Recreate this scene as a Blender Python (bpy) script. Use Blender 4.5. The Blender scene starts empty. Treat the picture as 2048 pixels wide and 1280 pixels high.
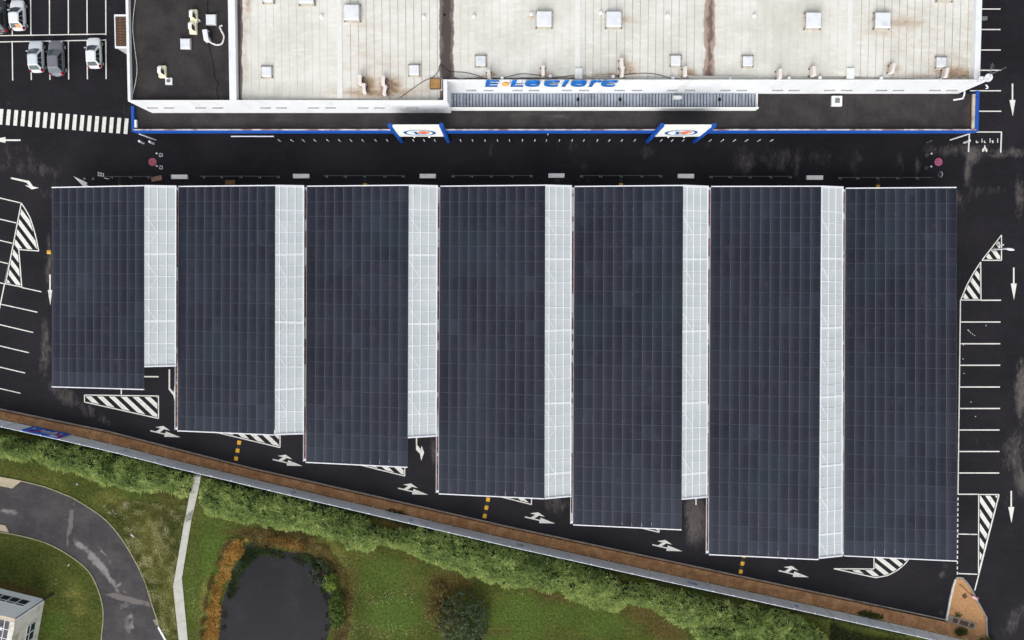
import bpy, bmesh, math, random
import numpy as np
from mathutils import Vector, Matrix
from mathutils.geometry import delaunay_2d_cdt
random.seed(7); rng = np.random.default_rng(7)
S = bpy.context.scene
COL = S.collection
# ------------------------------------------------------------------ camera
HC = 88.0; FP = 1466.7; TH = math.atan(65.0 / FP)
cam_d = bpy.data.cameras.new('camera'); cam = bpy.data.objects.new('camera', cam_d); COL.objects.link(cam)
cam_d.sensor_width = 36; cam_d.lens = FP / 2048 * 36; cam_d.clip_end = 2000; cam_d.clip_start = 0.5
cam.location = (0, 0, HC); cam.rotation_euler = (-TH, 0, 0); S.camera = cam
# ------------------------------------------------------------------ sky, sun, exposure
SUN_EL, SUN_AZ = math.radians(40), math.radians(196)      # azimuth clockwise from +Y (up in the picture)
w = bpy.data.worlds.new('World'); S.world = w; w.use_nodes = True
nt = w.node_tree; nt.nodes.clear()
sky = nt.nodes.new('ShaderNodeTexSky'); sky.sky_type = 'NISHITA'; sky.sun_disc = False
sky.sun_elevation = SUN_EL; sky.sun_rotation = SUN_AZ; sky.dust_density = 4; sky.air_density = 1.0; sky.ozone_density = 1.0
hs = nt.nodes.new('ShaderNodeHueSaturation'); hs.inputs['Saturation'].default_value = 0.22
bg = nt.nodes.new('ShaderNodeBackground'); bg.inputs['Strength'].default_value = 0.15
wo = nt.nodes.new('ShaderNodeOutputWorld')
nt.links.new(sky.outputs[0], hs.inputs['Color']); nt.links.new(hs.outputs[0], bg.inputs[0]); nt.links.new(bg.outputs[0], wo.inputs[0])
sd = bpy.data.lights.new('sun', 'SUN'); sd.energy = 0.45; sd.angle = math.radians(60); sd.color = (1, .97, .92)
sun = bpy.data.objects.new('sun', sd); COL.objects.link(sun)
sv = Vector((math.sin(SUN_AZ) * math.cos(SUN_EL), math.cos(SUN_AZ) * math.cos(SUN_EL), math.sin(SUN_EL)))
sun.rotation_euler = (-sv).to_track_quat('-Z', 'Y').to_euler(); sun.location = (0, 0, 60)
S.view_settings.view_transform = 'Standard'; S.view_settings.look = 'None'
S.view_settings.exposure = 0.5; S.view_settings.gamma = 1.0
S.render.film_transparent = False
try: S.cycles.max_bounces = 6
except Exception: pass
# ------------------------------------------------------------------ survey: photo pixel + height -> place
CT, ST = math.cos(TH), math.sin(TH)
def P(px, py, z=0.0):
    u = (px - 1024) / FP; v = -(py - 640) / FP
    dy = v * CT - ST; dz = -v * ST - CT
    t = (z - HC) / dz
    return Vector((u * t, dy * t, z))
def PX(x, y, z=0.0):
    dx, dy, dz = x, y, z - HC
    yc = dy * CT - dz * ST; zc = dy * ST + dz * CT
    yc, zc = dy * CT + dz * (-ST), dy * ST + dz * CT
    return 1024 + FP * dx / (-zc), 640 - FP * yc / (-zc)
def zfor(py, Y):
    lo, hi = -5.0, 40.0
    for _ in range(50):
        m = (lo + hi) / 2
        if (P(1024, py, m).y - Y) * (1 if P(1024, py, 0).y > 0 else -1) > 0: lo = m
        else: hi = m
    return (lo + hi) / 2
# ------------------------------------------------------------------ object helpers
def put(o, label=None, cat=None, group=None, kind=None):
    if label: o['label'] = label
    if cat: o['category'] = cat
    if group: o['group'] = group
    if kind: o['kind'] = kind
    return o
def thing(name, loc, label, cat, group=None, rz=0):
    o = bpy.data.objects.new(name, None); COL.objects.link(o); o.location = loc; o.rotation_euler = (0, 0, rz)
    o.empty_display_size = .3
    return put(o, label, cat, group)
def wl(o):
    v = Vector((0, 0, 0))
    while o is not None: v += o.location; o = o.parent
    return v
def kids(o): return [c for c in bpy.data.objects if c.parent == o]
KID = {}
def dup(src, loc, rz=None, label=None, group=None, parent=None):
    c = src.copy(); COL.objects.link(c)
    if parent is None:
        c.location = loc
        if rz is not None: c.rotation_euler = (0, 0, rz)
    else: c.parent = parent
    if label: c['label'] = label
    if group: c['group'] = group
    for k in KID.get(src.name, []): 
        d = dup(k, None, parent=c)
    KID[c.name] = kids_new(c)
    return c
def kids_new(c): return list(_NEW.pop(c.name, []))
_NEW = {}
def dup(src, loc, rz=None, label=None, group=None, parent=None):
    c = src.copy(); COL.objects.link(c)
    if parent is None:
        c.location = loc
        if rz is not None: c.rotation_euler = (0, 0, rz)
    else: c.parent = parent
    if label: c['label'] = label
    if group: c['group'] = group
    KID[c.name] = [dup(k, None, parent=c) for k in list(KID.get(src.name, []))]
    return c
class MB:
    def __init__(s): s.v = []; s.f = []; s.m = []; s.c = []; s.cur = 0; s.t = 0.5
    def face(s, pts):
        n = len(s.v); s.v += [tuple(p) for p in pts]; s.f.append(tuple(range(n, n + len(pts)))); s.m.append(s.cur); s.c.append(s.t); return s
    def prism(s, pts, z0, z1, cap=True):
        a = [(p[0], p[1], z0) for p in pts]; b = [(p[0], p[1], z1) for p in pts]
        return s.hull(a, b, cap)
    def hull(s, a, b, cap=True):
        # make counter-clockwise
        ar = sum(a[i][0] * a[(i + 1) % len(a)][1] - a[(i + 1) % len(a)][0] * a[i][1] for i in range(len(a)))
        if ar < 0: a = a[::-1]; b = b[::-1]
        n = len(a); k = len(s.v); s.v += [tuple(p) for p in a] + [tuple(p) for p in b]
        for i in range(n):
            j = (i + 1) % n; s.f.append((k + i, k + j, k + n + j, k + n + i)); s.m.append(s.cur); s.c.append(s.t)
        if cap:
            s.f.append(tuple(range(k + n, k + 2 * n))); s.m.append(s.cur); s.c.append(s.t)
            s.f.append(tuple(range(k + n - 1, k - 1, -1))); s.m.append(s.cur); s.c.append(s.t)
        return s
    def box(s, c, d, rz=0):
        cx, cy, cz = c; x, y, z = d[0] / 2, d[1] / 2, d[2] / 2; co, si = math.cos(rz), math.sin(rz)
        q = [(cx + a * co - b * si, cy + a * si + b * co) for a, b in ((-x, -y), (x, -y), (x, y), (-x, y))]
        return s.prism(q, cz - z, cz + z)
    def cyl(s, c, r, z0, z1, n=14, r2=None):
        r2 = r if r2 is None else r2
        a = [(c[0] + r * math.cos(2 * math.pi * i / n), c[1] + r * math.sin(2 * math.pi * i / n), z0) for i in range(n)]
        b = [(c[0] + r2 * math.cos(2 * math.pi * i / n), c[1] + r2 * math.sin(2 * math.pi * i / n), z1) for i in range(n)]
        return s.hull(a, b)
    def tube(s, path, r, n=8, r2=None):
        path = [Vector(p) for p in path]; m = len(path); k = len(s.v)
        for i, p in enumerate(path):
            d = (path[min(i + 1, m - 1)] - path[max(i - 1, 0)]).normalized()
            up = Vector((0, 0, 1)) if abs(d.z) < .9 else Vector((1, 0, 0))
            a = d.cross(up).normalized(); b = d.cross(a)
            rr = r if r2 is None else r + (r2 - r) * i / (m - 1)
            for j in range(n):
                t = 2 * math.pi * j / n; s.v.append(tuple(p + a * math.cos(t) * rr + b * math.sin(t) * rr))
        for i in range(m - 1):
            for j in range(n):
                q = (j + 1) % n; s.f.append((k + i * n + j, k + i * n + q, k + (i + 1) * n + q, k + (i + 1) * n + j)); s.m.append(s.cur); s.c.append(s.t)
        s.f.append(tuple(k + j for j in range(n - 1, -1, -1))); s.m.append(s.cur); s.c.append(s.t)
        s.f.append(tuple(k + (m - 1) * n + j for j in range(n))); s.m.append(s.cur); s.c.append(s.t)
        return s
    def beam(s, a, b, wd, ht):
        a = Vector(a); b = Vector(b); d = (b - a); l = d.length; d.normalize()
        sx = Vector((-d.y, d.x, 0)); sx = sx.normalized() if sx.length > 1e-6 else Vector((1, 0, 0)); up = d.cross(sx) * -1
        if up.z < 0: up = -up
        k = len(s.v)
        for e in (a, b):
            for (p, q) in ((-1, -1), (1, -1), (1, 1), (-1, 1)): s.v.append(tuple(e + sx * p * wd / 2 + up * q * ht / 2))
        for f in ((0, 1, 5, 4), (1, 2, 6, 5), (2, 3, 7, 6), (3, 0, 4, 7), (3, 2, 1, 0), (4, 5, 6, 7)):
            s.f.append(tuple(k + i for i in f)); s.m.append(s.cur); s.c.append(s.t)
        return s
    def build(s, name, mats, parent=None, world=True, smooth=False, attr=None, **tags):
        me = bpy.data.meshes.new(name)
        off = wl(parent) if (parent is not None and world) else Vector((0, 0, 0))
        me.from_pydata([(p[0] - off.x, p[1] - off.y, p[2] - off.z) for p in s.v], [], s.f)
        if not isinstance(mats, (list, tuple)): mats = [mats]
        for m in mats: me.materials.append(m)
        me.polygons.foreach_set('material_index', s.m)
        if smooth: me.polygons.foreach_set('use_smooth', [True] * len(s.f))
        if attr:
            at = me.attributes.new(attr, 'FLOAT', 'FACE'); at.data.foreach_set('value', s.c)
        me.update()
        o = bpy.data.objects.new(name, me); COL.objects.link(o)
        if parent is not None: o.parent = parent; KID.setdefault(parent.name, []).append(o)
        put(o, **tags)
        return o
def bevel(o, w=.02, seg=2):
    m = o.modifiers.new('bevel', 'BEVEL'); m.width = w; m.segments = seg; m.limit_method = 'ANGLE'; return o
# ------------------------------------------------------------------ materials
def srgb(r, g, b): 
    f = lambda c: (c / 255 / 12.92) if c / 255 <= .04045 else ((c / 255 + .055) / 1.055) ** 2.4
    return (f(r), f(g), f(b), 1)
class NT:
    def __init__(s, name):
        s.m = bpy.data.materials.new(name); s.m.use_nodes = True; s.t = s.m.node_tree; s.t.nodes.clear()
        s.out = s.t.nodes.new('ShaderNodeOutputMaterial'); s.b = s.t.nodes.new('ShaderNodeBsdfPrincipled'); s.lk(s.b.outputs[0], s.out.inputs[0])
        g = s.t.nodes.new('ShaderNodeNewGeometry'); s.pos = g.outputs['Position']
    def lk(s, a, b): s.t.links.new(a, b)
    def n(s, ty, **kw):
        x = s.t.nodes.new(ty)
        for k, v in kw.items(): setattr(x, k, v)
        return x
    def inp(s, sock, v):
        if isinstance(v, bpy.types.NodeSocket): s.lk(v, sock)
        else: sock.default_value = v
    def noise(s, scale, detail=4, stretch=None, rough=.6, off=0):
        x = s.n('ShaderNodeTexNoise'); x.inputs['Scale'].default_value = scale; x.inputs['Detail'].default_value = detail; x.inputs['Roughness'].default_value = rough
        mp = s.n('ShaderNodeMapping'); s.lk(s.pos, mp.inputs[0]); mp.inputs['Scale'].default_value = stretch or (1, 1, 1); mp.inputs['Location'].default_value = (off, off * .7, off * .3)
        s.lk(mp.outputs[0], x.inputs['Vector']); return x.outputs['Fac']
    def math(s, op, a, b=0.0, c=None, clamp=False):
        x = s.n('ShaderNodeMath', operation=op, use_clamp=clamp); s.inp(x.inputs[0], a); s.inp(x.inputs[1], b)
        if c is not None: s.inp(x.inputs[2], c)
        return x.outputs[0]
    def ramp(s, v, lo, hi, smooth=True):
        x = s.n('ShaderNodeMapRange', interpolation_type='SMOOTHSTEP' if smooth else 'LINEAR'); s.inp(x.inputs['Value'], v)
        x.inputs['From Min'].default_value = lo; x.inputs['From Max'].default_value = hi; return x.outputs['Result']
    def mix(s, f, a, b, mode='MIX'):
        x = s.n('ShaderNodeMix', data_type='RGBA', blend_type=mode); s.inp(x.inputs[0], f); s.inp(x.inputs[6], a); s.inp(x.inputs[7], b); return x.outputs[2]
    def attr(s, name):
        x = s.n('ShaderNodeAttribute', attribute_name=name); return x.outputs['Fac']
    def fin(s, col, rough=.6, spec=.3, metal=0, bump=None, bstr=.3, bdist=.02, alpha=1):
        s.inp(s.b.inputs['Base Color'], col); s.inp(s.b.inputs['Roughness'], rough); s.b.inputs['Specular IOR Level'].default_value = spec
        s.b.inputs['Metallic'].default_value = metal; s.inp(s.b.inputs['Alpha'], alpha)
        if bump is not None:
            x = s.n('ShaderNodeBump'); x.inputs['Strength'].default_value = bstr; x.inputs['Distance'].default_value = bdist; s.lk(bump, x.inputs['Height']); s.lk(x.outputs[0], s.b.inputs['Normal'])
        return s.m
def sc(c, k): return (min(c[0] * k, 1), min(c[1] * k, 1), min(c[2] * k, 1), 1)
MC = {}
def mat(name, col, rough=.6, var=.25, scale=3, spec=.3, metal=0, dirt=None, dscale=.8, dlo=.5, dhi=.75, bump=0, alpha=1, stretch=None):
    if name in MC: return MC[name]
    t = NT(name); n = t.noise(scale, 5, stretch)
    c = t.mix(t.ramp(n, .3, .7), sc(col, 1 - var), sc(col, 1 + var))
    if dirt: c = t.mix(t.math('MULTIPLY', t.ramp(t.noise(dscale, 6, stretch, .65, 9.1), dlo, dhi), .8), c, dirt)
    MC[name] = t.fin(c, rough, spec, metal, n if bump else None, bump, .02, alpha); return MC[name]
def layered(name, c1, c2, scale, layers, rough=.7, spec=.2, grain=(14, .25), bump=.2, stretch=None):
    """layers: (attribute, colour, noise scale, noise amount, lo, hi, strength, stretch)"""
    t = NT(name); c = t.mix(t.ramp(t.noise(scale, 6, stretch), .35, .68), c1, c2); c = t.mix(t.math('MULTIPLY', t.ramp(t.noise(scale * 9, 7, (.35, 1, 1), .75, 21), .45, .8), .5), c, sc(c2, 1.35))
    for i, (a, col, ns, amp, lo, hi, st, strch) in enumerate(layers):
        f = t.math('ADD', t.attr(a), t.math('MULTIPLY', t.math('SUBTRACT', t.noise(ns, 6, strch, .65, i * 3.7), .5), amp))
        f = t.math('MULTIPLY', t.ramp(f, lo, hi), st)
        f = t.math('MULTIPLY', f, t.ramp(t.attr(a), .02, .12)); c = t.mix(f, c, col)
    g = t.noise(grain[0], 3, None, .8, 5.5)
    gg = t.ramp(g, .25, .75, False)
    c = t.mix(grain[1], c, t.mix(gg, (0, 0, 0, 1), (1, 1, 1, 1)), 'SOFT_LIGHT')
    return t.fin(c, rough, spec, 0, g, bump, .02)
WHITEP = mat('road_paint', srgb(224, 223, 217), .55, .04, 2, .3, dirt=srgb(140, 138, 136), dscale=2.6, dlo=.52, dhi=.78)
STEELW = mat('white_steel', srgb(226, 228, 234), .4, .04, 2, .4)
STEELG = mat('galvanised_steel', srgb(120, 122, 126), .45, .12, 4, .5, .3)
DARKM = mat('dark_metal', srgb(38, 38, 42), .5, .1)
BLACK = mat('black_rubber', srgb(20, 20, 22), .7, .1)
BLUE = mat('blue_cladding', srgb(20, 78, 168), .5, .08, 2, .4, dirt=srgb(16, 60, 130), dscale=1.5)
BLUED = mat('logo_blue', srgb(14, 82, 150), .45, .04)
LBLUE = mat('sign_blue', srgb(0, 104, 190), .35, .05)
ORANGE = mat('logo_orange', srgb(236, 128, 86), .5, .04)
YORANGE = mat('sign_orange', srgb(250, 180, 90), .5, .04)
WALLW = mat('white_cladding', srgb(226, 229, 232), .45, .03, .6, .3, dirt=srgb(205, 206, 202), dscale=.5, stretch=(1, 1, .3))
PARAW = mat('parapet_cap', srgb(226, 228, 226), .5, .04, 1, .3, dirt=srgb(165, 160, 150), dscale=1.6, dlo=.6, dhi=.85)
DGLASS = mat('dark_glass', srgb(38, 46, 54), .08, .1, 1, .8)
CREAM = mat('cream_casing', srgb(235, 228, 205), .5, .05)
# ------------------------------------------------------------------ sheets with survey attributes
def inside(poly, x, y):
    r = np.zeros(len(x), bool); n = len(poly)
    for i in range(n):
        x1, y1 = poly[i][0], poly[i][1]; x2, y2 = poly[(i + 1) % n][0], poly[(i + 1) % n][1]
        if y1 == y2: continue
        c = ((y1 > y) != (y2 > y)) & (x < (x2 - x1) * (y - y1) / (y2 - y1) + x1); r ^= c
    return r
def edist(poly, x, y):
    d = np.full(len(x), 1e9); n = len(poly)
    for i in range(n):
        ax, ay = poly[i][0], poly[i][1]; bx, by = poly[(i + 1) % n][0], poly[(i + 1) % n][1]
        L = (bx - ax) ** 2 + (by - ay) ** 2 + 1e-9; t = np.clip(((x - ax) * (bx - ax) + (y - ay) * (by - ay)) / L, 0, 1)
        d = np.minimum(d, np.hypot(x - ax - t * (bx - ax), y - ay - t * (by - ay)))
    return d
def blobs(lst, x, y):
    v = np.zeros(len(x))
    for (cx, cy, rx, ry, rot, val) in lst:
        a = math.radians(rot); dx, dy = x - cx, y - cy; u = (dx * math.cos(a) + dy * math.sin(a)) / rx; q = (-dx * math.sin(a) + dy * math.cos(a)) / ry
        v = np.maximum(v, val / (1 + (u * u + q * q) ** 1.6))
    return v
def sheet(name, poly, m, z=0.0, step=.6, attrs=None, zf=None, parent=None, z_attr=None, **tags):
    poly = [(p[0], p[1]) for p in poly]
    xs = [p[0] for p in poly]; ys = [p[1] for p in poly]
    x0, x1 = max(min(xs), -66), min(max(xs), 66); y0, y1 = max(min(ys), -44), min(max(ys), 44)
    gx, gy = np.meshgrid(np.arange(x0 + step / 2, x1, step), np.arange(y0 + step / 2, y1, step)); gx = gx.ravel() + rng.uniform(-.2, .2, gx.size) * step; gy = gy.ravel() + rng.uniform(-.2, .2, gy.size) * step
    k = inside(poly, gx, gy); gx, gy = gx[k], gy[k]; k = edist(poly, gx, gy) > step * .4; gx, gy = gx[k], gy[k]
    vs = [Vector(p) for p in poly] + [Vector((a, b)) for a, b in zip(gx.tolist(), gy.tolist())]
    V, E, F, *_ = delaunay_2d_cdt(vs, [], [list(range(len(poly)))], 1, 1e-5)
    a = np.array([(v.x, v.y) for v in V]); zz = np.full(len(a), float(z)) if zf is None else zf(a[:, 0], a[:, 1])
    off = wl(parent) if parent is not None else Vector((0, 0, 0))
    me = bpy.data.meshes.new(name); me.from_pydata(np.column_stack([a[:, 0] - off.x, a[:, 1] - off.y, zz - off.z]).tolist(), [], F); me.materials.append(m)
    if attrs:
        px, py = PX(a[:, 0], a[:, 1], zz)
        for nm, fn in attrs.items():
            at = me.attributes.new(nm, 'FLOAT', 'POINT'); at.data.foreach_set('value', np.asarray(fn(px, py), dtype=np.float32))
    if len(me.polygons) and me.polygons[0].normal.z < 0: me.flip_normals()
    me.polygons.foreach_set('use_smooth', [True] * len(me.polygons)); me.update()
    o = bpy.data.objects.new(name, me); COL.objects.link(o)
    if parent is not None: o.parent = parent; KID.setdefault(parent.name, []).append(o)
    return put(o, **tags)
def W(pts, z=0.0): return [P(a, b, z) for a, b in pts]
# ================================================================== GROUND
KERB = [(-120, 791), (0, 817.5), (212, 861), (511, 937.5), (612, 960), (1023, 1054), (1535, 1163), (1891, 1239)]
FBASE = [(-120, 810), (0, 837), (150, 870), (257, 895), (370, 924), (480, 950), (512, 958), (784, 1022), (1023, 1077.5), (1331, 1146), (1535, 1190), (1811, 1251), (1936, 1280), (2010, 1297)]
kw = W(KERB); fw = W(FBASE)
base = MB().face([(-400, -400, -.3), (400, -400, -.3), (400, 400, -.3), (-400, 400, -.3)])
base.build('ground', mat('far_ground', srgb(70, 78, 48), .9, .3, .05), kind='structure')
pale = [(60, 335, 90, 22, 8, .5), (20, 300, 60, 20, 0, .45), (95, 385, 60, 26, 10, .45), (98, 520, 10, 90, 2, .62), (90, 700, 14, 90, 4, .62), (130, 790, 60, 22, 35, .6), (200, 838, 70, 12, 20, .5), (170, 815, 40, 14, 30, .6),
 (870, 900, 12, 50, 0, .7), (1115, 1010, 28, 24, 20, .62), (1392, 1040, 26, 60, 0, .85), (980, 300, 8, 40, 4, .45), (1160, 330, 30, 20, 0, .42), (1150, 290, 60, 18, 0, .38), (1290, 300, 40, 22, 0, .42), (1420, 290, 40, 14, 0, .4), (1490, 320, 34, 36, 20, .58), (1560, 318, 60, 30, 0, .55), (1595, 330, 8, 40, 0, .6), (1640, 315, 40, 26, 0, .5), (1710, 320, 20, 34, 0, .5), (1800, 330, 10, 34, 0, .55), (1836, 328, 6, 26, 0, .75),
 (1915, 300, 90, 16, 0, .62), (1945, 310, 18, 20, 0, .85), (1935, 345, 10, 34, 0, .7), (2010, 306, 60, 14, 0, .65), (1900, 400, 60, 30, 0, .5), (1980, 380, 60, 12, 0, .5), (2040, 400, 14, 60, 0, .62), (1935, 500, 20, 70, 10, .35), (2042, 780, 14, 70, 0, .85), (2030, 900, 30, 60, 20, .6), (2045, 960, 20, 40, 0, .7), (2020, 1000, 16, 20, 0, .5), (1884, 1151, 9, 9, 0, .8), (1890, 1128, 10, 16, -30, .55), (2030, 1240, 20, 50, 30, .55), (2035, 1120, 30, 8, 0, .4), (1883, 1225, 8, 8, 0, .7),
 (225, 15, 10, 10, 0, .45), (245, 225, 20, 20, 0, .45), (22, 205, 12, 8, 0, .5), (90, 232, 90, 12, 3, .42), (310, 355, 200, 8, 0, .2), (1120, 362, 120, 6, 0, .5), (1940, 20, 10, 30, 0, .3), (1010, 590, 10, 10, 0, .2), (1975, 890, 60, 12, 20, .35)]
asphalt = layered('asphalt', srgb(28, 27, 32), srgb(38, 36, 41), .12, [
    ('pale', srgb(92, 87, 86), .8, 1.3, .36, .9, .75, (1.3, .5, 1)), ('pale', srgb(98, 92, 91), 3.0, 1.5, .5, .95, .8, (1.2, .5, 1))], .62, .12, (6, .5), .35)
park = [(-220, 200), (220, 200), (220, -120)] + [P(2080, 1320)[:2], P(1990, 1292)[:2], P(1974, 1270)[:2]] + [tuple(p[:2]) for p in kw[::-1]] + [(-220, kw[0].y + 30)]
sheet('car_park', park, asphalt, 0.0, .55, {'pale': lambda x, y: blobs(pale, x, y)}, kind='structure')
# mulch bed between the kerb and the fence
mulch = layered('mulch', srgb(160, 118, 82), srgb(196, 150, 108), .9, [('dark', srgb(70, 50, 34), 2.5, 1.0, .4, .8, .8, None), ('sand', srgb(182, 140, 98), 1.0, .6, .3, .7, .85, None)], .95, .1, (9, .85), .6)
isl = [(1911, 1156), (1917, 1154.5), (1925, 1156), (1934, 1166), (1943, 1180), (1953, 1200), (1964, 1220), (1971.5, 1234), (1973, 1270), (1990, 1300), (2010, 1310)]
bed = kw[:-1] + W([(1891, 1243)]) + W(isl) + fw[::-1]
sheet('mulch_bed', bed, mulch, .05, .5, {'dark': lambda x, y: blobs([(a, 1, 30, 2000, -14, .0) for a in ()] + [(480, 948, 300, 4, 14, .4), (1000, 1068, 500, 5, 13, .45), (1920, 1225, 16, 12, 20, .5), (1940, 1245, 20, 8, 20, .4)], x, y), 'sand': lambda x, y: blobs([(1925, 1195, 26, 50, -20, 1.0), (1950, 1240, 24, 40, -10, .7)], x, y)}, kind='structure')
kerbm = mat('kerb_stone', srgb(146, 140, 134), .8, .2, 2, .2, dirt=srgb(80, 74, 70))
def ribbon(pts, wd, z0, z1, mb=None):
    mb = mb or MB(); pts = [Vector((p[0], p[1], 0)) for p in pts]
    for i in range(len(pts) - 1):
        a, b = pts[i], pts[i + 1]; d = (b - a).normalized(); n = Vector((-d.y, d.x, 0)) * wd / 2; e = d * wd * .2
        mb.prism([a - n - e, b - n + e, b + n + e, a + n - e], z0, z1)
    return mb
# poly ribbon with mitred joints (no overlap)
def strip(pts, wd, z0, z1, mb=None):
    mb = mb or MB(); pts = [Vector((p[0], p[1], 0)) for p in pts]; L = []; R = []
    for i in range(len(pts)):
        d1 = (pts[i] - pts[i - 1]).normalized() if i > 0 else None; d2 = (pts[i + 1] - pts[i]).normalized() if i < len(pts) - 1 else None
        d = (d1 + d2).normalized() if d1 and d2 else (d1 or d2); n = Vector((-d.y, d.x, 0)); k = 1 / max(.4, n.dot(Vector((-(d1 or d2).y, (d1 or d2).x, 0))))
        L.append(pts[i] + n * wd / 2 * k); R.append(pts[i] - n * wd / 2 * k)
    k = len(mb.v)
    for l, r in zip(L, R): mb.v += [(r.x, r.y, z0), (l.x, l.y, z0), (l.x, l.y, z1), (r.x, r.y, z1)]
    for i in range(len(pts) - 1):
        a = k + i * 4; b = a + 4
        for (p, q) in ((0, 1), (1, 2), (2, 3), (3, 0)): mb.f.append((a + p, a + q, b + q, b + p)); mb.m.append(mb.cur); mb.c.append(mb.t)
    mb.f.append((k, k + 3, k + 2, k + 1)); e = k + (len(pts) - 1) * 4; mb.f.append((e, e + 1, e + 2, e + 3)); mb.m += [mb.cur] * 2; mb.c += [mb.t] * 2
    return mb
strip(kw, .13, -.02, .13).build('kerb', kerbm, kind='structure')
strip(W([(1892, 1240)] + [(1899.5, 1200), (1905, 1175), (1910.5, 1158)]), .22, -.02, .14).build('kerb', mat('white_kerb', srgb(205, 203, 200), .7, .12), kind='structure')
strip(W(isl), .2, -.02, .13).build('kerb', kerbm, kind='structure')
# dark wire line just inside the kerb: low timber edging
strip([p + Vector((-.04, -.2, 0)) for p in kw], .06, .02, .15).build('edging', mat('dark_edging', srgb(60, 48, 40), .8), kind='structure')
# lawn
lush = [(420, 1060, 40, 60, 0, .5), (430, 1110, 40, 80, 10, .8), (770, 1150, 70, 50, 0, .6), (790, 1230, 60, 40, 0, .95), (1030, 1240, 70, 50, 0, .9), (1130, 1225, 80, 40, 0, .6), (1200, 1250, 60, 30, 0, .7), (110, 1250, 30, 40, 0, .7), (30, 1130, 60, 30, 0, .4), (260, 990, 40, 16, 10, .6), (300, 960, 60, 20, 20, .4), (1040, 1200, 40, 20, 0, .8), (380, 1180, 20, 90, -5, .6)]
brown = [(900, 1165, 50, 26, 10, .8), (870, 1200, 30, 40, 0, .6), (1100, 1190, 60, 14, 20, .7), (1290, 1230, 60, 24, 20, .7), (1330, 1262, 50, 20, 20, .8), (650, 1110, 60, 12, 45, .8), (700, 1180, 12, 70, 10, .7), (800, 1108, 90, 12, 15, .5), (350, 1000, 60, 20, 20, .5), (330, 1040, 20, 60, 0, .4), (1000, 1262, 40, 16, 0, .6), (130, 1262, 20, 30, 0, .4), (60, 950, 60, 8, 12, .5), (40, 1180, 60, 10, 14, .9), (500, 1065, 60, 12, 0, .8), (130, 1190, 20, 20, 0, .4), (200, 1040, 40, 30, 40, .3), (1420, 1270, 30, 20, 0, .7), (790, 1050, 50, 12, 14, .9)]
dry = [(230, 1010, 60, 26, 30, .5), (300, 1090, 30, 80, -10, .7), (335, 1180, 20, 90, -8, .75), (330, 1250, 24, 50, 0, .6), (660, 1100, 30, 60, -40, .5), (690, 1250, 20, 60, 0, .5), (150, 1190, 30, 20, 20, .5), (160, 1220, 24, 20, 0, .5), (90, 960, 80, 14, 14, .4), (410, 1210, 14, 80, 5, .6), (700, 1270, 60, 14, 0, .3)]
flow = [(225, 1010, 26, 14, 30, .5), (290, 1070, 26, 30, 0, .7), (315, 1130, 20, 60, -10, .9), (330, 1210, 16, 60, -6, .8), (150, 975, 30, 10, 14, .5), (340, 1020, 20, 20, 0, .5), (110, 1165, 12, 14, 0, .8), (80, 1170, 10, 8, 0, .5), (148, 1222, 8, 8, 0, .7), (150, 1175, 10, 10, 0, .5), (780, 1195, 60, 22, -10, .75), (820, 1190, 30, 20, 0, .7), (770, 1262, 80, 18, 0, .85), (700, 1262, 30, 20, 0, .8), (705, 1190, 8, 60, 0, .6), (385, 1200, 12, 80, -5, .6), (415, 1080, 16, 30, 20, .5), (760, 1130, 60, 16, 10, .3), (900, 1270, 60, 12, 0, .4), (650, 1095, 40, 10, 40, .5), (182, 1160, 6, 20, 0, .5), (1300, 1262, 30, 6, 0, .3)]
t = NT('lawn')
c = t.mix(t.ramp(t.noise(.35, 6), .3, .7), srgb(62, 72, 32), srgb(82, 86, 42))
for a, col, ns, st in (('lush', srgb(74, 94, 40), .5, .8), ('brown', srgb(86, 68, 42), .6, .65), ('dry', srgb(124, 122, 66), .9, .85)):
    f = t.math('ADD', t.attr(a), t.math('MULTIPLY', t.math('SUBTRACT', t.noise(ns, 7, None, .7, ns * 7), .5), .9)); f = t.math('MULTIPLY', t.math('MULTIPLY', t.ramp(f, .2, .85), st), t.ramp(t.attr(a), .02, .2)); c = t.mix(f, c, col)
c = t.mix(.75, c, t.mix(t.ramp(t.noise(3.2, 8, None, .85), .36, .64, False), (0, 0, 0, 1), (1, 1, 1, 1)), 'SOFT_LIGHT')
c = t.mix(t.math('MULTIPLY', t.ramp(t.noise(2.2, 4, None, .7, 3), .55, .8), .5), c, srgb(52, 62, 24))
vo = t.n('ShaderNodeTexVoronoi'); vo.inputs['Scale'].default_value = 5.5; t.lk(t.pos, vo.inputs['Vector'])
spot = t.math('MULTIPLY', t.ramp(vo.outputs['Distance'], .34, .1), t.ramp(t.math('ADD', t.math('SUBTRACT', t.noise(1.1, 4, None, .7, 8), .5), t.attr('flow')), .42, .62)); 
wn = t.n('ShaderNodeSeparateColor'); t.lk(vo.outputs['Color'], wn.inputs[0]); spot = t.math('MULTIPLY', t.math('MULTIPLY', spot, t.ramp(t.attr('flow'), .1, .3)), t.ramp(wn.outputs[0], .25, .9))
c = t.mix(t.math('MULTIPLY', spot, .75), c, srgb(212, 210, 170))
LAWN = t.fin(c, .95, .05, 0, t.noise(7, 5, None, .8), .6, .06)
lawn = fw + [Vector((60, -130, 0)), Vector((-130, -130, 0)), Vector((-130, fw[0].y, 0))]
LA = {'lush': lambda x, y: blobs(lush, x, y), 'brown': lambda x, y: blobs(brown, x, y), 'dry': lambda x, y: blobs(dry, x, y), 'flow': lambda x, y: blobs(flow, x, y)}
sheet('lawn', lawn, LAWN, 0.0, .5, LA, kind='structure')
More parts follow.
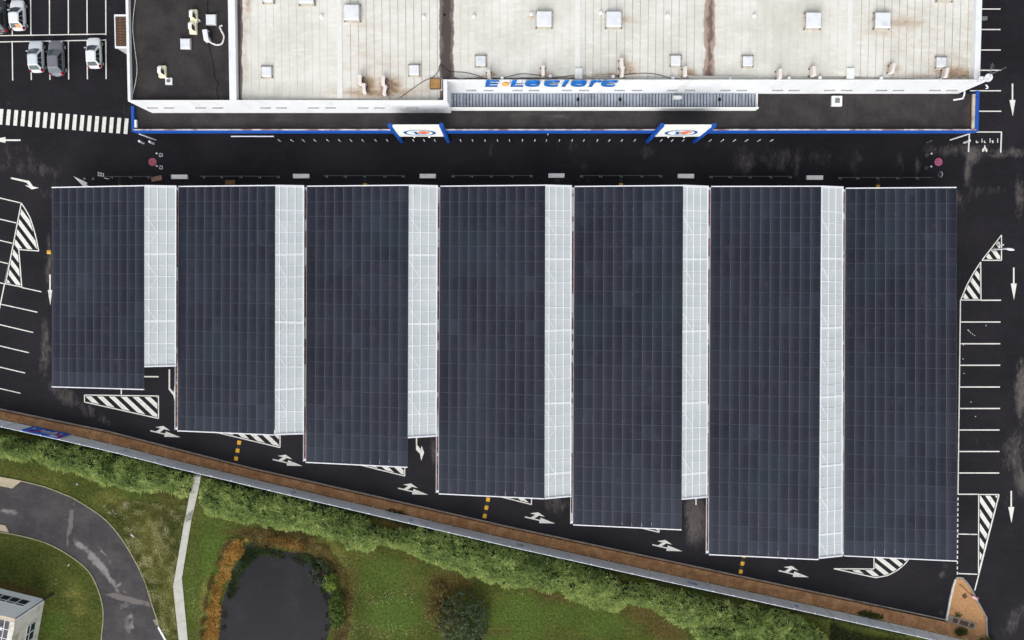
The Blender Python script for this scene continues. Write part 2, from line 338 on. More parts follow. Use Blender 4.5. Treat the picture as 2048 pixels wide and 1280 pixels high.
# service road
ROUT = [(-500, 905), (-60, 950), (0, 958), (44, 962.5), (75, 969.5), (100, 977), (130, 989), (150, 998), (200, 1030), (228, 1057), (250, 1087), (270, 1121), (290, 1163), (300, 1196), (312, 1232), (319, 1256), (333, 1282), (352, 1320), (390, 1390), (450, 1480), (540, 1590), (640, 1700)]
RIN = [(-500, 1005), (-60, 1052), (0, 1064), (42, 1071.5), (90, 1085), (130, 1105), (165, 1130), (182, 1149), (195, 1175), (204, 1205), (207, 1235), (203, 1282), (206, 1340), (240, 1430), (310, 1530), (410, 1650), (510, 1760)]
def smooth(pts, n=4):
    o = []
    for i in range(len(pts) - 1):
        p0 = np.array(pts[max(i - 1, 0)]); p1 = np.array(pts[i]); p2 = np.array(pts[i + 1]); p3 = np.array(pts[min(i + 2, len(pts) - 1)])
        for k in range(n):
            u = k / n; o.append(tuple(.5 * ((2 * p1) + (-p0 + p2) * u + (2 * p0 - 5 * p1 + 4 * p2 - p3) * u * u + (-p0 + 3 * p1 - 3 * p2 + p3) * u ** 3)))
    return o + [tuple(pts[-1])]
ro, ri = smooth(ROUT), smooth(RIN)
roadm = layered('old_asphalt', srgb(60, 58, 60), srgb(76, 73, 75), .35, [('pale', srgb(142, 140, 138), 1.1, .9, .42, .8, .8, None), ('bandx', srgb(112, 106, 104), 2.5, .25, .4, .6, .85, None), ('wet', srgb(54, 52, 54), .8, .8, .3, .8, .8, None)], .7, .15, (12, .4), .3)
rp = [(162, 1092, 26, 8, 38, .8), (195, 1125, 36, 9, 48, .95), (225, 1165, 30, 7, 58, .8), (210, 1110, 40, 4, 52, .7), (245, 1175, 30, 3, 65, .7), (15, 1022, 28, 7, 10, .8), (140, 1040, 14, 7, 15, .6), (250, 1210, 16, 12, 0, .6), (255, 1250, 10, 30, 0, .6), (266, 1250, 3, 60, -8, .7), (282, 1150, 5, 40, -10, .4), (120, 1110, 20, 6, 20, .3), (222, 1205, 14, 12, -30, .5), (30, 990, 40, 8, 5, .4)]
rb = [(141, 1046, 3.6, 50, 8, 1.0), (258, 1199, 54, 5.5, 14, 1.0)]
rw = [(60, 1010, 80, 10, 12, .5), (250, 1110, 14, 70, -40, .6), (190, 1150, 6, 50, -30, .4), (292, 1225, 8, 40, -12, .5), (225, 1240, 12, 40, 0, .4)]
sheet('service_road', W(ro) + W(ri)[::-1], roadm, .006, .45, {'pale': lambda x, y: blobs(rp, x, y), 'bandx': lambda x, y: blobs(rb, x, y), 'wet': lambda x, y: blobs(rw, x, y)}, kind='structure')
edge = mat('road_edge', srgb(150, 146, 118), .9, .2, 3)
strip(W(ro), .11, .0, .08).build('kerb', edge, kind='structure'); strip(W(ri), .11, .0, .08).build('kerb', edge, kind='structure')
pavm = mat('pale_pavement', srgb(176, 164, 142), .85, .1, 1.5, .2, dirt=srgb(130, 118, 98))
MB().prism(W([(-60, 940), (0, 953), (44, 961), (25, 976.5), (0, 971.5), (-60, 960)]), -.05, .09).build('pavement', pavm, kind='structure')
MB().prism(W([(-60, 1040), (0, 1048), (12, 1051), (19, 1065), (0, 1061), (-60, 1052)]), -.05, .09).build('pavement', pavm, kind='structure')
MB().prism(W([(305, 1240), (317, 1236), (320, 1254), (312, 1250)]), -.05, .04).build('pavement', mat('pale_slab', srgb(128, 124, 112), .85), kind='structure')
# path
PL = [(389, 944), (384, 965), (373, 1024), (368, 1048), (346.5, 1173), (358, 1282), (366, 1390), (372, 1500)]; PR = [(403, 947), (399, 970), (388, 1020), (383, 1040), (364, 1156), (376, 1282), (384, 1390), (390, 1500)]
pathm = mat('path_concrete', srgb(186, 186, 178), .8, .05, .8, .2, dirt=srgb(160, 160, 150), dscale=1.0)
mb = MB(); jm = MB()
L3, R3 = W(PL, 0), W(PR, 0)
N = 0
for i in range(len(L3) - 1):
    n = max(1, round((L3[i + 1] - L3[i]).length / 2.1))
    for k in range(n):
        g = .012 / max((L3[i + 1] - L3[i]).length, 1)
        a, b = k / n + g, (k + 1) / n - g
        mb.prism([L3[i].lerp(L3[i + 1], a), L3[i].lerp(L3[i + 1], b), R3[i].lerp(R3[i + 1], b), R3[i].lerp(R3[i + 1], a)], -.05, .06)
mb.build('path', pathm, kind='structure')
grate = MB().prism(W([(372, 1031), (387, 1018), (384, 1038), (371, 1044)], .0), .05, .075); grate.build('drain_grate', mat('grate', srgb(128, 130, 122), .6), label='square grey grating let into the pale concrete path', cat='drain cover')
# pond
PD = [(560, 1412), (500, 1400), (455, 1375), (434, 1335), (433, 1285), (440, 1250), (442, 1222), (448, 1192), (458, 1165), (468, 1140), (482, 1115), (492, 1095), (508, 1082), (530, 1090), (552, 1100), (578, 1104), (600, 1103), (618, 1108), (636, 1116), (644, 1130), (648, 1146), (656, 1165), (664, 1185), (668, 1210), (668, 1235), (660, 1258), (652, 1285), (645, 1335), (615, 1385), (560, 1412)]
t = NT('pond_water'); c = t.mix(t.ramp(t.noise(.25, 6, None, .7), .45, .8), srgb(14, 15, 24), srgb(36, 35, 42)); c = t.mix(t.math('MULTIPLY', t.ramp(t.noise(3, 7, None, .85, 4), .58, .78), .4), c, srgb(74, 72, 72))
c = t.mix(t.math('MULTIPLY', t.ramp(t.noise(9, 3, None, .7, 14), .66, .74), .5), c, srgb(96, 92, 82)); t.fin(c, .15, .18, 0, t.noise(2, 4), .04, .02)
sheet('pond', W(smooth(PD, 3)[:-1]), t.m, .02, 1.0, None, kind='structure')
# ================================================================== ROAD MARKINGS (structure)
ZM = .006
def clip(poly, n, d):   # keep p.n >= d
    o = []
    for i in range(len(poly)):
        a, b = poly[i], poly[(i + 1) % len(poly)]; da, db = a[0] * n[0] + a[1] * n[1] - d, b[0] * n[0] + b[1] * n[1] - d
        if da >= 0: o.append(a)
        if (da >= 0) != (db >= 0): u = da / (da - db); o.append((a[0] + (b[0] - a[0]) * u, a[1] + (b[1] - a[1]) * u))
    return o
def line(mb, a, b, w=3.0, z=ZM):
    A, B = P(*a, z), P(*b, z); d = (B - A).normalized(); n = Vector((-d.y, d.x, 0)) * (w * .06 / 2); mb.face([A - n, B - n, B + n, A + n])
ASPD = mat('asphalt_gap', srgb(33, 32, 37), .65, .1, 2, .12)
def hatch(poly, d, per, wd, ph=0, lw=2.1, edges=None):
    mb = MB(); l = math.hypot(*d); d = (d[0] / l, d[1] / l); n = (-d[1], d[0])
    pr = [p[0] * n[0] + p[1] * n[1] for p in poly]; k = math.floor((min(pr) - ph) / per)
    while k * per + ph < max(pr):
        c = clip(clip(poly, n, k * per + ph), (-n[0], -n[1]), -(k * per + ph + wd)); k += 1
        if len(c) >= 3:
            q = [P(a, b, ZM) for a, b in c]
            if sum(q[i].x * q[(i + 1) % len(q)].y - q[(i + 1) % len(q)].x * q[i].y for i in range(len(q))) < 0: q = q[::-1]
            mb.face(q)
    for i in range(len(poly)):
        if edges is None or i in edges: mb.cur = 1; line(mb, poly[i], poly[(i + 1) % len(poly)], lw + 2.6, ZM + .003 + .0003 * i); mb.cur = 0
    for i in range(len(poly)):
        if edges is None or i in edges: line(mb, poly[i], poly[(i + 1) % len(poly)], lw, ZM + .008 + .0003 * i)
    return mb.build('hatched_marking', [WHITEP, ASPD], kind='structure')
hatch([(42.5, 406), (51, 419), (60, 435), (67, 456), (72.5, 477.5), (77.5, 502), (37.5, 499), (43.5, 574), (11, 567.5)], (.6, .8), 15.2, 8.0, 4, edges=(0, 1, 2, 3, 4, 5, 6, 7, 8))
hatch([(169, 790), (317, 792), (317, 837), (169, 804)], (125, 118), 16.0, 8.3, 3)
hatch([(425, 863), (560, 860), (560, 895)], (125, 118), 16.0, 8.3, 8, edges=(1, 2))
hatch([(680, 920), (809.5, 920), (809.5, 952)], (125, 118), 16.0, 8.3, 2, edges=(1, 2))
hatch([(960, 983), (1063, 983), (1063, 1009)], (125, 118), 16.0, 8.3, 5, edges=(1, 2))
hatch([(1240, 1046), (1318, 1046), (1318, 1064.5)], (125, 118), 16.0, 8.3, 5, edges=(1, 2))
hatch([(1500, 1100), (1573, 1100), (1573, 1118)], (125, 118), 16.0, 8.3, 5, edges=(1, 2))
hatch([(1668, 1137.5), (1748, 1138), (1748, 1100), (1825, 1100), (1819, 1117), (1808, 1130), (1793, 1142), (1775, 1151), (1752, 1155.5)], (125, 100), 16.0, 8.3, 9, edges=(0, 1, 3, 4, 5, 6, 7, 8))
hatch([(2003, 470), (2003, 520.5), (1964, 520.5), (1984, 495)], (80, 110), 15.2, 8.0, 6)
hatch([(1961.5, 524), (1962, 600), (1921.5, 600), (1934, 570), (1947, 546)], (80, 110), 15.2, 8.0, 0)
hatch([(1957.5, 989), (1998, 989), (1957, 1146)], (80, 118), 16.0, 8.3, 5)
mb = MB()
for y, x in ((600.5, 2002), (644, 2001), (687.5, 2000.5), (730.5, 2000.5), (774, 2000), (817, 2000), (860, 1999), (903, 1999), (946, 1998.5), (988.5, 1998)): line(mb, (1921 - (y - 600) * .012, y), (x, y), 2.4, ZM)
line(mb, (1921, 600), (1916, 989), 2.2, ZM + .003); line(mb, (1998, 990), (1949.5, 1181), 2.4, ZM + .004)
line(mb, (1916, 1068), (1957, 1069), 2.2); line(mb, (1914.5, 1147), (1955, 1148.5), 2.2)
for k in range(15): line(mb, (1916 - .1 * k, 995 + k * 10.6), (1915.9 - .1 * k, 1001 + k * 10.6), 2.2)
mb.build('parking_lines', WHITEP, kind='structure')
mb = MB()
for y, x0, x1 in ((18, 1945, 2001), (59, 1945, 2001), (100, 1945, 2001.5), (140.5, 1945, 2002), (181.5, 1940, 2002), (222.5, 1940, 2002.5), (264, 1940, 2003), (-23, 1945, 2001)): line(mb, (x0, y), (x1, y), 2.2)
line(mb, (2003, 263.5), (2001.5, 305), 2.6, ZM + .003); line(mb, (1939, 262), (1937, 304), 2.6); mb.build('parking_lines', WHITEP, kind='structure')
mb = MB()
line(mb, (-40, 72), (212.5, 68), 1.9, ZM + .003); line(mb, (-40, 84.6), (212.5, 80), 1.9, ZM + .003)
for x0, x1 in ((-14, -13), (23.5, 24.5), (61, 61.8), (98.8, 99), (136.3, 136.8), (173.8, 174.2), (211.2, 211.8)): line(mb, (x0, -40), (x1, 70), 2.1)
for x0, x1, y in ((24.2, 25.3, 161), (61.5, 62.6, 160), (99, 99.8, 159.5), (136.6, 137.3, 159), (174, 174.7, 158.5), (211.6, 212.2, 158)): line(mb, (x0, 82), (x1, y), 2.1)
mb.build('parking_lines', WHITEP, kind='structure')
mb = MB(); line(mb, (42.5, 406), (-10, 660), 2.2, ZM + .003)
for a, b in (((-40, 386.5), (42, 406)), ((-40, 429), (33, 446)), ((-40, 471.5), (24.5, 486.5)), ((-40, 514), (17, 527.5)), ((-40, 557), (82.5, 583.5)), ((0, 608), (75, 624.5)), ((-40, 640), (66.5, 665)), ((-40, 682.5), (58, 705.5)), ((-40, 725), (50, 746)), ((-40, 768), (41, 786.5))): line(mb, a, b, 2.0)
line(mb, (242.5, 770), (242.5, 790), 2.4); line(mb, (270, 753), (317, 753.5), 2.6); line(mb, (1391.5, 980), (1392, 1010), 2.6)
mb.build('parking_lines', WHITEP, kind='structure')
mb = MB()
for k in range(-2, 18):   # crosswalk
    x = 252 - (17 - k) * 14.72; y = 252.5 - (17 - k) * 1.11
    mb.face(W([(x + 5.3, y - 15.4), (x - 2.2 + 0, y - 15.8), (x - 5.0, y + 15), (x + 2.6, y + 15.8)], ZM))
mb.build('crosswalk', WHITEP, kind='structure')
def arrow(pts, x0=0, y0=0, s=1.0): MB().face(W([(x0 + a * s, y0 + b * s) for a, b in pts][::-1], ZM)).build('road_arrow', WHITEP, kind='structure')
for (x, y0, y1, hw, y2) in ((2025, 167, 200, 6, 232), (2027.5, 535, 567, 6, 600), (2022.5, 982, 1014, 6, 1046), (100, 549, 580, 4.5, 611)): arrow([(x - 1.5, y0), (x + 1.5, y0), (x + 1.5, y1), (x + hw, y1), (x + .5, y2), (x - hw, y1), (x - 1.5, y1)])
arrow([(41, 278.7), (41, 282), (11, 282), (11, 285.5), (-22, 280), (11, 274), (11, 278.7)])
for x, y in ((361, 874.5), (605.7, 932), (856.5, 989.5), (1110.5, 1047), (1365, 1102.5), (1618, 1154.5)):
    ps = [(0, 925), (145, 958), (265, 885), (130, 850), (335, 820), (510, 940), (360, 905), (240, 985), (385, 1015), (400, 960), (775, 1110), (360, 1100), (368, 1043), (0, 958)]
    arrow([(a, b) for a, b in ps[:2]] + ps[2:], x - 775 / 12.8, y - 1110 / 12.8, 1 / 12.8)
arrow([(1278, 900), (1290, 900), (1290, 1000), (1318, 1035), (1325, 1005), (1345, 1060), (1322, 1125), (1312, 1070), (1280, 1038)], 512, 640, .25)
arrow([(1349, 395), (1361, 395), (1361, 545), (1390, 580), (1396, 530), (1418, 590), (1396, 645), (1388, 605), (1349, 555)], 0, 640, .25)
arrow([(88, 138), (235, 168), (265, 212), (312, 222), (255, 235), (198, 200), (232, 206), (212, 181), (85, 150)], 0, 320, .25)
arrow([(588, 130), (700, 183), (692, 197), (780, 250), (774, 262), (684, 207), (672, 217)], 0, 320, .25)
# worn painted letters and symbol in the bay by the shop corner, and left by the barrier
mb = MB()
for seg in (((1952.6, 281), (1952.6, 285.2), (1955.8, 285.2), (1955.8, 283)), ((1964, 277.5), (1964, 285.2)), ((1969.6, 281.5), (1968, 283), (1969, 285.2), (1971.6, 285)), ((1980.2, 276.8), (1980.2, 285.4)), ((1987, 281.5), (1983.6, 282), (1987, 284.5), (1984, 286)), ((1995.3, 276.8), (1995.3, 285.4)), ((1969.6, 291), (1967, 300)), ((1969.6, 291), (1972.2, 300)), ((1969.6, 290), (1969.6, 302))):
    for i in range(len(seg) - 1): line(mb, seg[i], seg[i + 1], 1.5, ZM + .0007 * i + .0002 * len(mb.f))
for cx, cy in ((1966, 300.5), (1973, 300.5)): mb.face(W([(cx + 1.8 * math.cos(-a), cy + 3.6 * math.sin(-a)) for a in np.linspace(0, 6.28, 13)[:-1]], ZM + .012))
mb.build('painted_lettering', WHITEP, kind='structure')
mb = MB()
for (x, y) in ((196.6, 345.5), (196.6, 350.5), (200.3, 346.6), (203.3, 347.2), (200.2, 351), (203.3, 351.6), (206.8, 348.3), (206.8, 352)):
    mb.face(W([(x + 1.1 * math.cos(-a), y + 2.1 * math.sin(-a)) for a in np.linspace(0, 6.28, 11)[:-1]], ZM))
mb.build('painted_lettering', WHITEP, kind='structure')
for k, (x, y) in enumerate(((305, 324), (1877, 324))):
    a = np.linspace(0, 2 * math.pi, 33)[:-1]
    m1 = mat('red_road_paint', srgb(196, 96, 118), .7, .12, 4); m2 = mat('faded_blue_paint', srgb(126, 94, 140), .7, .15, 4) if k else mat('faded_mauve_paint', srgb(160, 96, 112), .7, .15, 4)
    mb = MB(); mb.face([P(x, y, ZM) + Vector((.47 * math.cos(q), .47 * math.sin(q), 0)) for q in a])
    mb.cur = 1; mb.face([P(x, y, ZM + .004) + Vector((.33 * math.cos(q), .33 * math.sin(q), 0)) for q in a])
    mb.cur = 0; c0 = P(x, y, ZM + .008)
    for q in ((math.pi / 4, -math.pi / 4) if k else (math.pi / 4,)): dv = Vector((math.cos(q), math.sin(q), 0)); nv = Vector((-dv.y, dv.x, 0)) * .04; mb.face([c0 - dv * .33 - nv, c0 + dv * .33 - nv, c0 + dv * .33 + nv, c0 - dv * .33 + nv]); c0 = c0 + Vector((0, 0, .002))
    mb.build('painted_roundel', [m1, m2], kind='structure')
# ================================================================== SOLAR CANOPIES
def vnoise(x, y, s, seed=0):
    r = np.random.default_rng(seed).random((64, 64)); X, Y = x / s + 100, y / s + 100; i, j = np.floor(X).astype(int), np.floor(Y).astype(int); u, v = X - i, Y - j; u, v = u * u * (3 - 2 * u), v * v * (3 - 2 * v); g = lambda a, b: r[a % 64, b % 64]
    return g(i, j) * (1 - u) * (1 - v) + g(i + 1, j) * u * (1 - v) + g(i, j + 1) * (1 - u) * v + g(i + 1, j + 1) * u * v
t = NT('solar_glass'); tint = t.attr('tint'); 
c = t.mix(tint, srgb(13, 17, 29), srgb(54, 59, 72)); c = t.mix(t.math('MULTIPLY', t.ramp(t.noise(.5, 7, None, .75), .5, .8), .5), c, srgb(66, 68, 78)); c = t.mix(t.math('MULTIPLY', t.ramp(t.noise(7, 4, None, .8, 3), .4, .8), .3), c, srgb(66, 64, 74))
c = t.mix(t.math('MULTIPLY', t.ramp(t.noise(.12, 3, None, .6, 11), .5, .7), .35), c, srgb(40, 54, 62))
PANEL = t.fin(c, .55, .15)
FRAME = mat('panel_frame', srgb(88, 88, 96), .5, .12, 3, .3)
FRAMED = mat('panel_frame_dark', srgb(68, 72, 84), .5, .12, 3, .3)
t = NT('polycarbonate'); n1 = t.noise(.5, 4, (.15, 1.2, 1), .6); c = t.mix(t.ramp(n1, .35, .7), srgb(202, 210, 212), srgb(214, 220, 221)); c = t.mix(t.math('MULTIPLY', t.ramp(t.noise(.1, 3, None, .6, 5), .45, .7), .4), c, srgb(200, 206, 200))
POLY = t.fin(c, .35, .3, 0, None, 0, 0, .86)
t = NT('gutter_litter'); a_ = t.noise(.18, 3, (1, 1, 1), .6); c = t.mix(t.ramp(t.noise(3, 5), .4, .6), srgb(78, 52, 44), srgb(136, 100, 82)); c = t.mix(t.ramp(t.noise(.35, 2, (1, 1, 1), .6, 6), .54, .57), c, srgb(196, 192, 184)); c = t.mix(t.ramp(t.noise(.7, 2, None, .6, 16), .66, .68), c, srgb(92, 96, 50))
LITTER = t.fin(c, .9, .1, 0, t.noise(8, 4), .5, .03)
SEAMP = mat('sheet_seam', srgb(222, 226, 228), .5, .03)
ZL, ZR, ZS = 3.25, 5.1, 3.7
CAN = [((104, 376.5), (288, 373), (104, 772), (288, 777.5), (353, 374), (288, 732), (352.5, 730.5), 14, 'leftmost and shortest'),
 ((357, 374.5), (550, 372.5), (355, 860), (548, 868.5), (608, 373.5), (549, 868), (608, 866), 17, 'second from the left'),
 ((614, 374), (817, 372), (612, 923), (815, 933), (875.5, 373.5), (815, 874), (873.5, 870.5), 19, 'third from the left'),
 ((880.5, 374), (1090, 372), (877.5, 986), (1088, 996), (1143, 373.5), (1088.5, 996), (1142.5, 991), 21, 'middle'),
 ((1149.5, 374.5), (1366, 372.5), (1146.5, 1048), (1363, 1058), (1416.5, 374.5), (1363, 997), (1414.5, 992.5), 23, 'third from the right'),
 ((1422.5, 374.5), (1642, 374), (1418, 1107.5), (1637, 1117.5), (1686, 376), (1637, 1115), (1684.5, 1110), 25, 'second from the right'),
 ((1692, 378), (1913, 376.5), (1688.5, 1110), (1914, 1120.5), None, None, None, 25, 'rightmost, with no translucent strip,')]
for ci, (TL, TR, BL, BR, ST_, SBL, SBR, rows, where) in enumerate(CAN):
    a, b, c_, d_ = P(*TL, ZL), P(*TR, ZR), P(*BL, ZL), P(*BR, ZR)
    ctr = (a + b + c_ + d_) / 4; ctr.z = 0
    root = thing('solar_carport', ctr, f'{where} solar carport of dark panels over the car park' if ci else 'leftmost and shortest solar carport of dark panels over the car park', 'carport', 'solar carports over the car park')
    if ci == 6: root['label'] = 'rightmost solar carport of dark panels, the one with no translucent strip beside it'
    elif ci: root['label'] = f'{where} solar carport of the row, dark panels with a pale translucent strip'.replace('middle solar', 'middle solar')
    bil = lambda u, v: a.lerp(b, u).lerp(c_.lerp(d_, u), v)
    nrm = (b - a).cross(c_ - a).normalized(); nrm = nrm if nrm.z > 0 else -nrm
    rest = MB(); jit = rng.normal(0, .008, (13, rows + 2, 2)); cells = []
    cc = [( (bil((i + .5) / 11, (j + .5) / rows)).xy.length, i, j) for i in range(11) for j in range(rows)]; near = set((i, j) for _, i, j in sorted(cc)[:100])
    for j in range(rows):
        for i in range(11):
            mb = MB() if (i, j) in near else rest
            mb.t = float(np.clip(rng.normal(.42, .02) + (.22 if rng.random() < .03 else 0) + .01 * rng.normal(), 0, 1)); pc = bil((i + .5) / 11, (j + .5) / rows); vv_ = (j + .5) / rows; mb.t = float(np.clip(mb.t - .12 + .3 * (vnoise(np.array([pc.x]), np.array([pc.y]), 4.0, 77)[0] - .5) + .5 * max(0, vv_ - .78) / .22 * vnoise(np.array([pc.x]), np.array([pc.y]), 2.2, 78)[0], 0, 1))
            gu, gv = .014, .004
            def q(u, v, jj): p = bil(u, v); return Vector((p.x + jit[jj[0], jj[1], 0], p.y + jit[jj[0], jj[1], 1], p.z))
            u0, u1, v0, v1 = i / 11 + gu / 12, (i + 1) / 11 - gu / 12, j / rows + gv / rows, (j + 1) / rows - gv / rows
            o4 = [q(u0, v1, (i, j + 1)), q(u1, v1, (i + 1, j + 1)), q(u1, v0, (i + 1, j)), q(u0, v0, (i, j))]
            mid = sum(o4, Vector()) / 4; h = nrm * .04; tilt = rng.normal(0, .006)
            ex = (o4[1] - o4[0]).normalized(); ey = (o4[0] - o4[3]).normalized()
            lo = [p - h for p in o4]; hi = [p for p in o4]
            fx, fy = .03, .018
            inn = [o4[0] + ex * fx - ey * fy, o4[1] - ex * fx * .5 - ey * fy, o4[2] - ex * fx * .5 + ey * fy, o4[3] + ex * fx + ey * fy]
            inn = [p - nrm * .003 for p in inn]
            for k in range(4):
                mb.cur = 1 if k in (1, 3) else 2
                mb.face([hi[k], hi[(k + 1) % 4], inn[(k + 1) % 4], inn[k]]); mb.face([lo[k], lo[(k + 1) % 4], hi[(k + 1) % 4], hi[k]])
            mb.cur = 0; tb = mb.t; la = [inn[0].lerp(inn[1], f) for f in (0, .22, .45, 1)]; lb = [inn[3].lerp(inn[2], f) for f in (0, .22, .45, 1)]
            for kk, dt in enumerate((.34, .14, -.04)): mb.t = min(1, max(0, tb + dt)); mb.face([la[kk], la[kk + 1], lb[kk + 1], lb[kk]])  # sky sheen painted into the glass tint, lighter in steps toward the left edge
            mb.t = tb; mb.cur = 2; mb.face(lo[::-1])
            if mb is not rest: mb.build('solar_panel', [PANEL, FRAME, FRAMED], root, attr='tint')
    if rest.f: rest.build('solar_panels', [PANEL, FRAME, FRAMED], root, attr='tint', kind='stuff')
    dn = Vector((0, 0, -.13))
    ext = lambda p, q, e: p + (p - q).normalized() * e
    for (p, q, r_) in ((a, b, c_), (c_, d_, a)):   # white edge beams at both ends
        o_ = (p - r_).normalized() * .09
        MB().beam(p + o_ + Vector((0, 0, -.05)), q + o_ + Vector((0, 0, -.05)), .11, .2).build('edge_beam', STEELW, root)
    # gutter along the low edge
    go = Vector((-.18, 0, -.16)); g = MB(); A_, C_ = a + go, c_ + go; dv = (C_ - A_).normalized(); sx = Vector((-1, 0, 0)) if dv.y < 0 else Vector((1, 0, 0))
    sx = Vector((dv.y, -dv.x, 0)).normalized(); sx = sx if sx.x > 0 else -sx
    if ci:
        g.beam(A_ - sx * .14 + Vector((0, 0, .06)), C_ - sx * .14 + Vector((0, 0, .06)), .04, .2); g.beam(A_ + sx * .14 + Vector((0, 0, .03)), C_ + sx * .14 + Vector((0, 0, .03)), .03, .12); g.beam(A_ + Vector((0, 0, -.06)), C_ + Vector((0, 0, -.06)), .24, .03)
        go_ = g.build('gutter', STEELW, root)
        l_ = MB(); l_.beam(A_ + Vector((0, 0, -.01)) + dv * .3, C_ + Vector((0, 0, -.01)) - dv * .3, .17, .05); l_.build('leaf_litter', LITTER, go_)
    # translucent strip
    if ST_:
        b2, d2 = P(*ST_, ZS), P(*SBR, ZS); bb = b + Vector((.03, 0, -.02)); dd = P(*SBL, ZR) + Vector((.03, 0, -.02))
        s2 = lambda u, v: bb.lerp(b2, u).lerp(dd.lerp(d2, u), v); n2 = (b2 - bb).cross(dd - bb).normalized(); n2 = n2 if n2.z > 0 else -n2
        seam = MB().face([s2(0, 1), s2(1, 1), s2(1, 0), s2(0, 0)]); seam.cur = 1
        us = [.15, .41, .69, .975] if ci < 5 else [.03, .34, .66, .975]
        for u in us: MB().beam(s2(u, .001) + n2 * .03, s2(u, .999) + n2 * .03, .085 if u < .9 else .13, .05).build('glazing_bar', STEELW, root)
        MB().beam(s2(0, 0) + n2 * .03 + Vector((0, .06, 0)), s2(1, 0) + n2 * .03 + Vector((0, .06, 0)), .2, .14).build('edge_beam', STEELW, root)
        MB().beam(s2(0, 1) + n2 * .03 - Vector((0, .05, 0)), s2(1, 1) + n2 * .03 - Vector((0, .05, 0)), .17, .14).build('edge_beam', STEELW, root)
        Ls = (dd - bb).length; nb = max(4, round(Ls / 2.65))
        for k in range(1, nb):
            v = k / nb + rng.normal(0, .001); tilt = rng.normal(0, .0015)
            MB().beam(s2(.0, v) + n2 * .012, s2(.97, v + tilt) + n2 * .012, .24 if k % 3 == 0 else .1, .02).build('cross_frame', SEAMP if k % 3 == 0 else STEELW, root)
            p_, q_ = (s2(.02, v + .25 / nb), s2(.4, v + 1.0 / nb)) if k % 2 else (s2(.4, v + .05 / nb), s2(.02, v + .8 / nb))
            MB().beam(p_ + n2 * .012, q_ + n2 * .012, .05, .02).build('brace', STEELW, root)
            mv = v + .5 / nb; seam.beam(s2(.0, mv) + n2 * .01, s2(.97, mv + tilt) + n2 * .01, .06, .018)
            for e in range(rng.integers(0, 3)):
                vv = v + rng.uniform(.1, .9) / nb; u0 = rng.choice([0, .15, .41, .69]); seam.beam(s2(u0 + .01, vv) + n2 * .01, s2(.97, vv + rng.normal(0, .0015)) + n2 * .01, rng.uniform(.02, .05), .016)
        seam.build('translucent_sheet', [POLY, SEAMP], root)
    # posts and rafters below
    Lc = (c_ - a).length; npst = max(4, round(Lc / 5.2))
    for k in range(npst):
        v = (k + .5) / npst; p0 = bil(.08, v); p1 = bil(.55, v); p2 = bil(.97, v)
        pm = MB(); pm.box((p1.x, p1.y, (p1.z - .35) / 2), (.24, .24, p1.z - .35)); pm.build('post', STEELW, root)
        MB().beam(p0 - nrm * .22, p2 - nrm * .22, .14, .26).build('rafter', STEELG, root)
# ================================================================== SUPERMARKET
Z1, Z2 = 4.2, 9.42
shop = thing('supermarket', P(1100, 150, 0).xy.to_3d(), 'long white supermarket with blue trimmed canopy and pale seamed roof', 'supermarket')
yL = P(600, 226, Z1).y; yR = P(1400, 187.5, Z1).y     # front walls
xW0 = P(256, 205, Z2).x; xE = P(1976, 168, Z2).x; xE2 = P(1963, 60, Z2).x; xStep = P(887, 180, Z2).x; yB = P(1024, -260, 8.9).y
def wallbox(x0, x1, y0, y1, z0, z1, name, m=WALLW, parent=shop): return MB().box(((x0 + x1) / 2, (y0 + y1) / 2, (z0 + z1) / 2), (x1 - x0, y1 - y0, z1 - z0)).build(name, m, parent)
xK = P(465, 100, Z2).x
wallbox(xW0, xStep, yL, yL + .12, 0, Z2, 'front_wall'); wallbox(xStep - .02, xStep + .4, yL - .003, yR + .12, .002, Z2 + .06, 'return_wall'); wallbox(xStep + .4, xE, yR, yR + .12, 0, Z2, 'front_wall')
wallbox(xW0, xW0 + .28, yL + .12, yB, 0, Z2 + .02, 'side_wall'); wallbox(xE2 - .6, xE2, yR + .12, yB, 0, Z2 - .02, 'side_wall')
wallbox(xK - .38, xK + .34, yL + .12, yB, 7.5, Z2 + .05, 'dividing_wall')
MB().box(((xW0 + xE) / 2, yB + .2, 4.5), (xE - xW0, .4, 9)).build('rear_wall', WALLW, shop)
# parapet cap strips
for x0, x1, y0, n_ in ((xW0 + .29, xStep - .03, yL + .06, 0), (xStep + .41, xE, yR + .06, 1)): MB().box(((x0 + x1) / 2, y0, Z2 + .035), (x1 - x0, .1, .05)).build('parapet_cap', PARAW, shop)
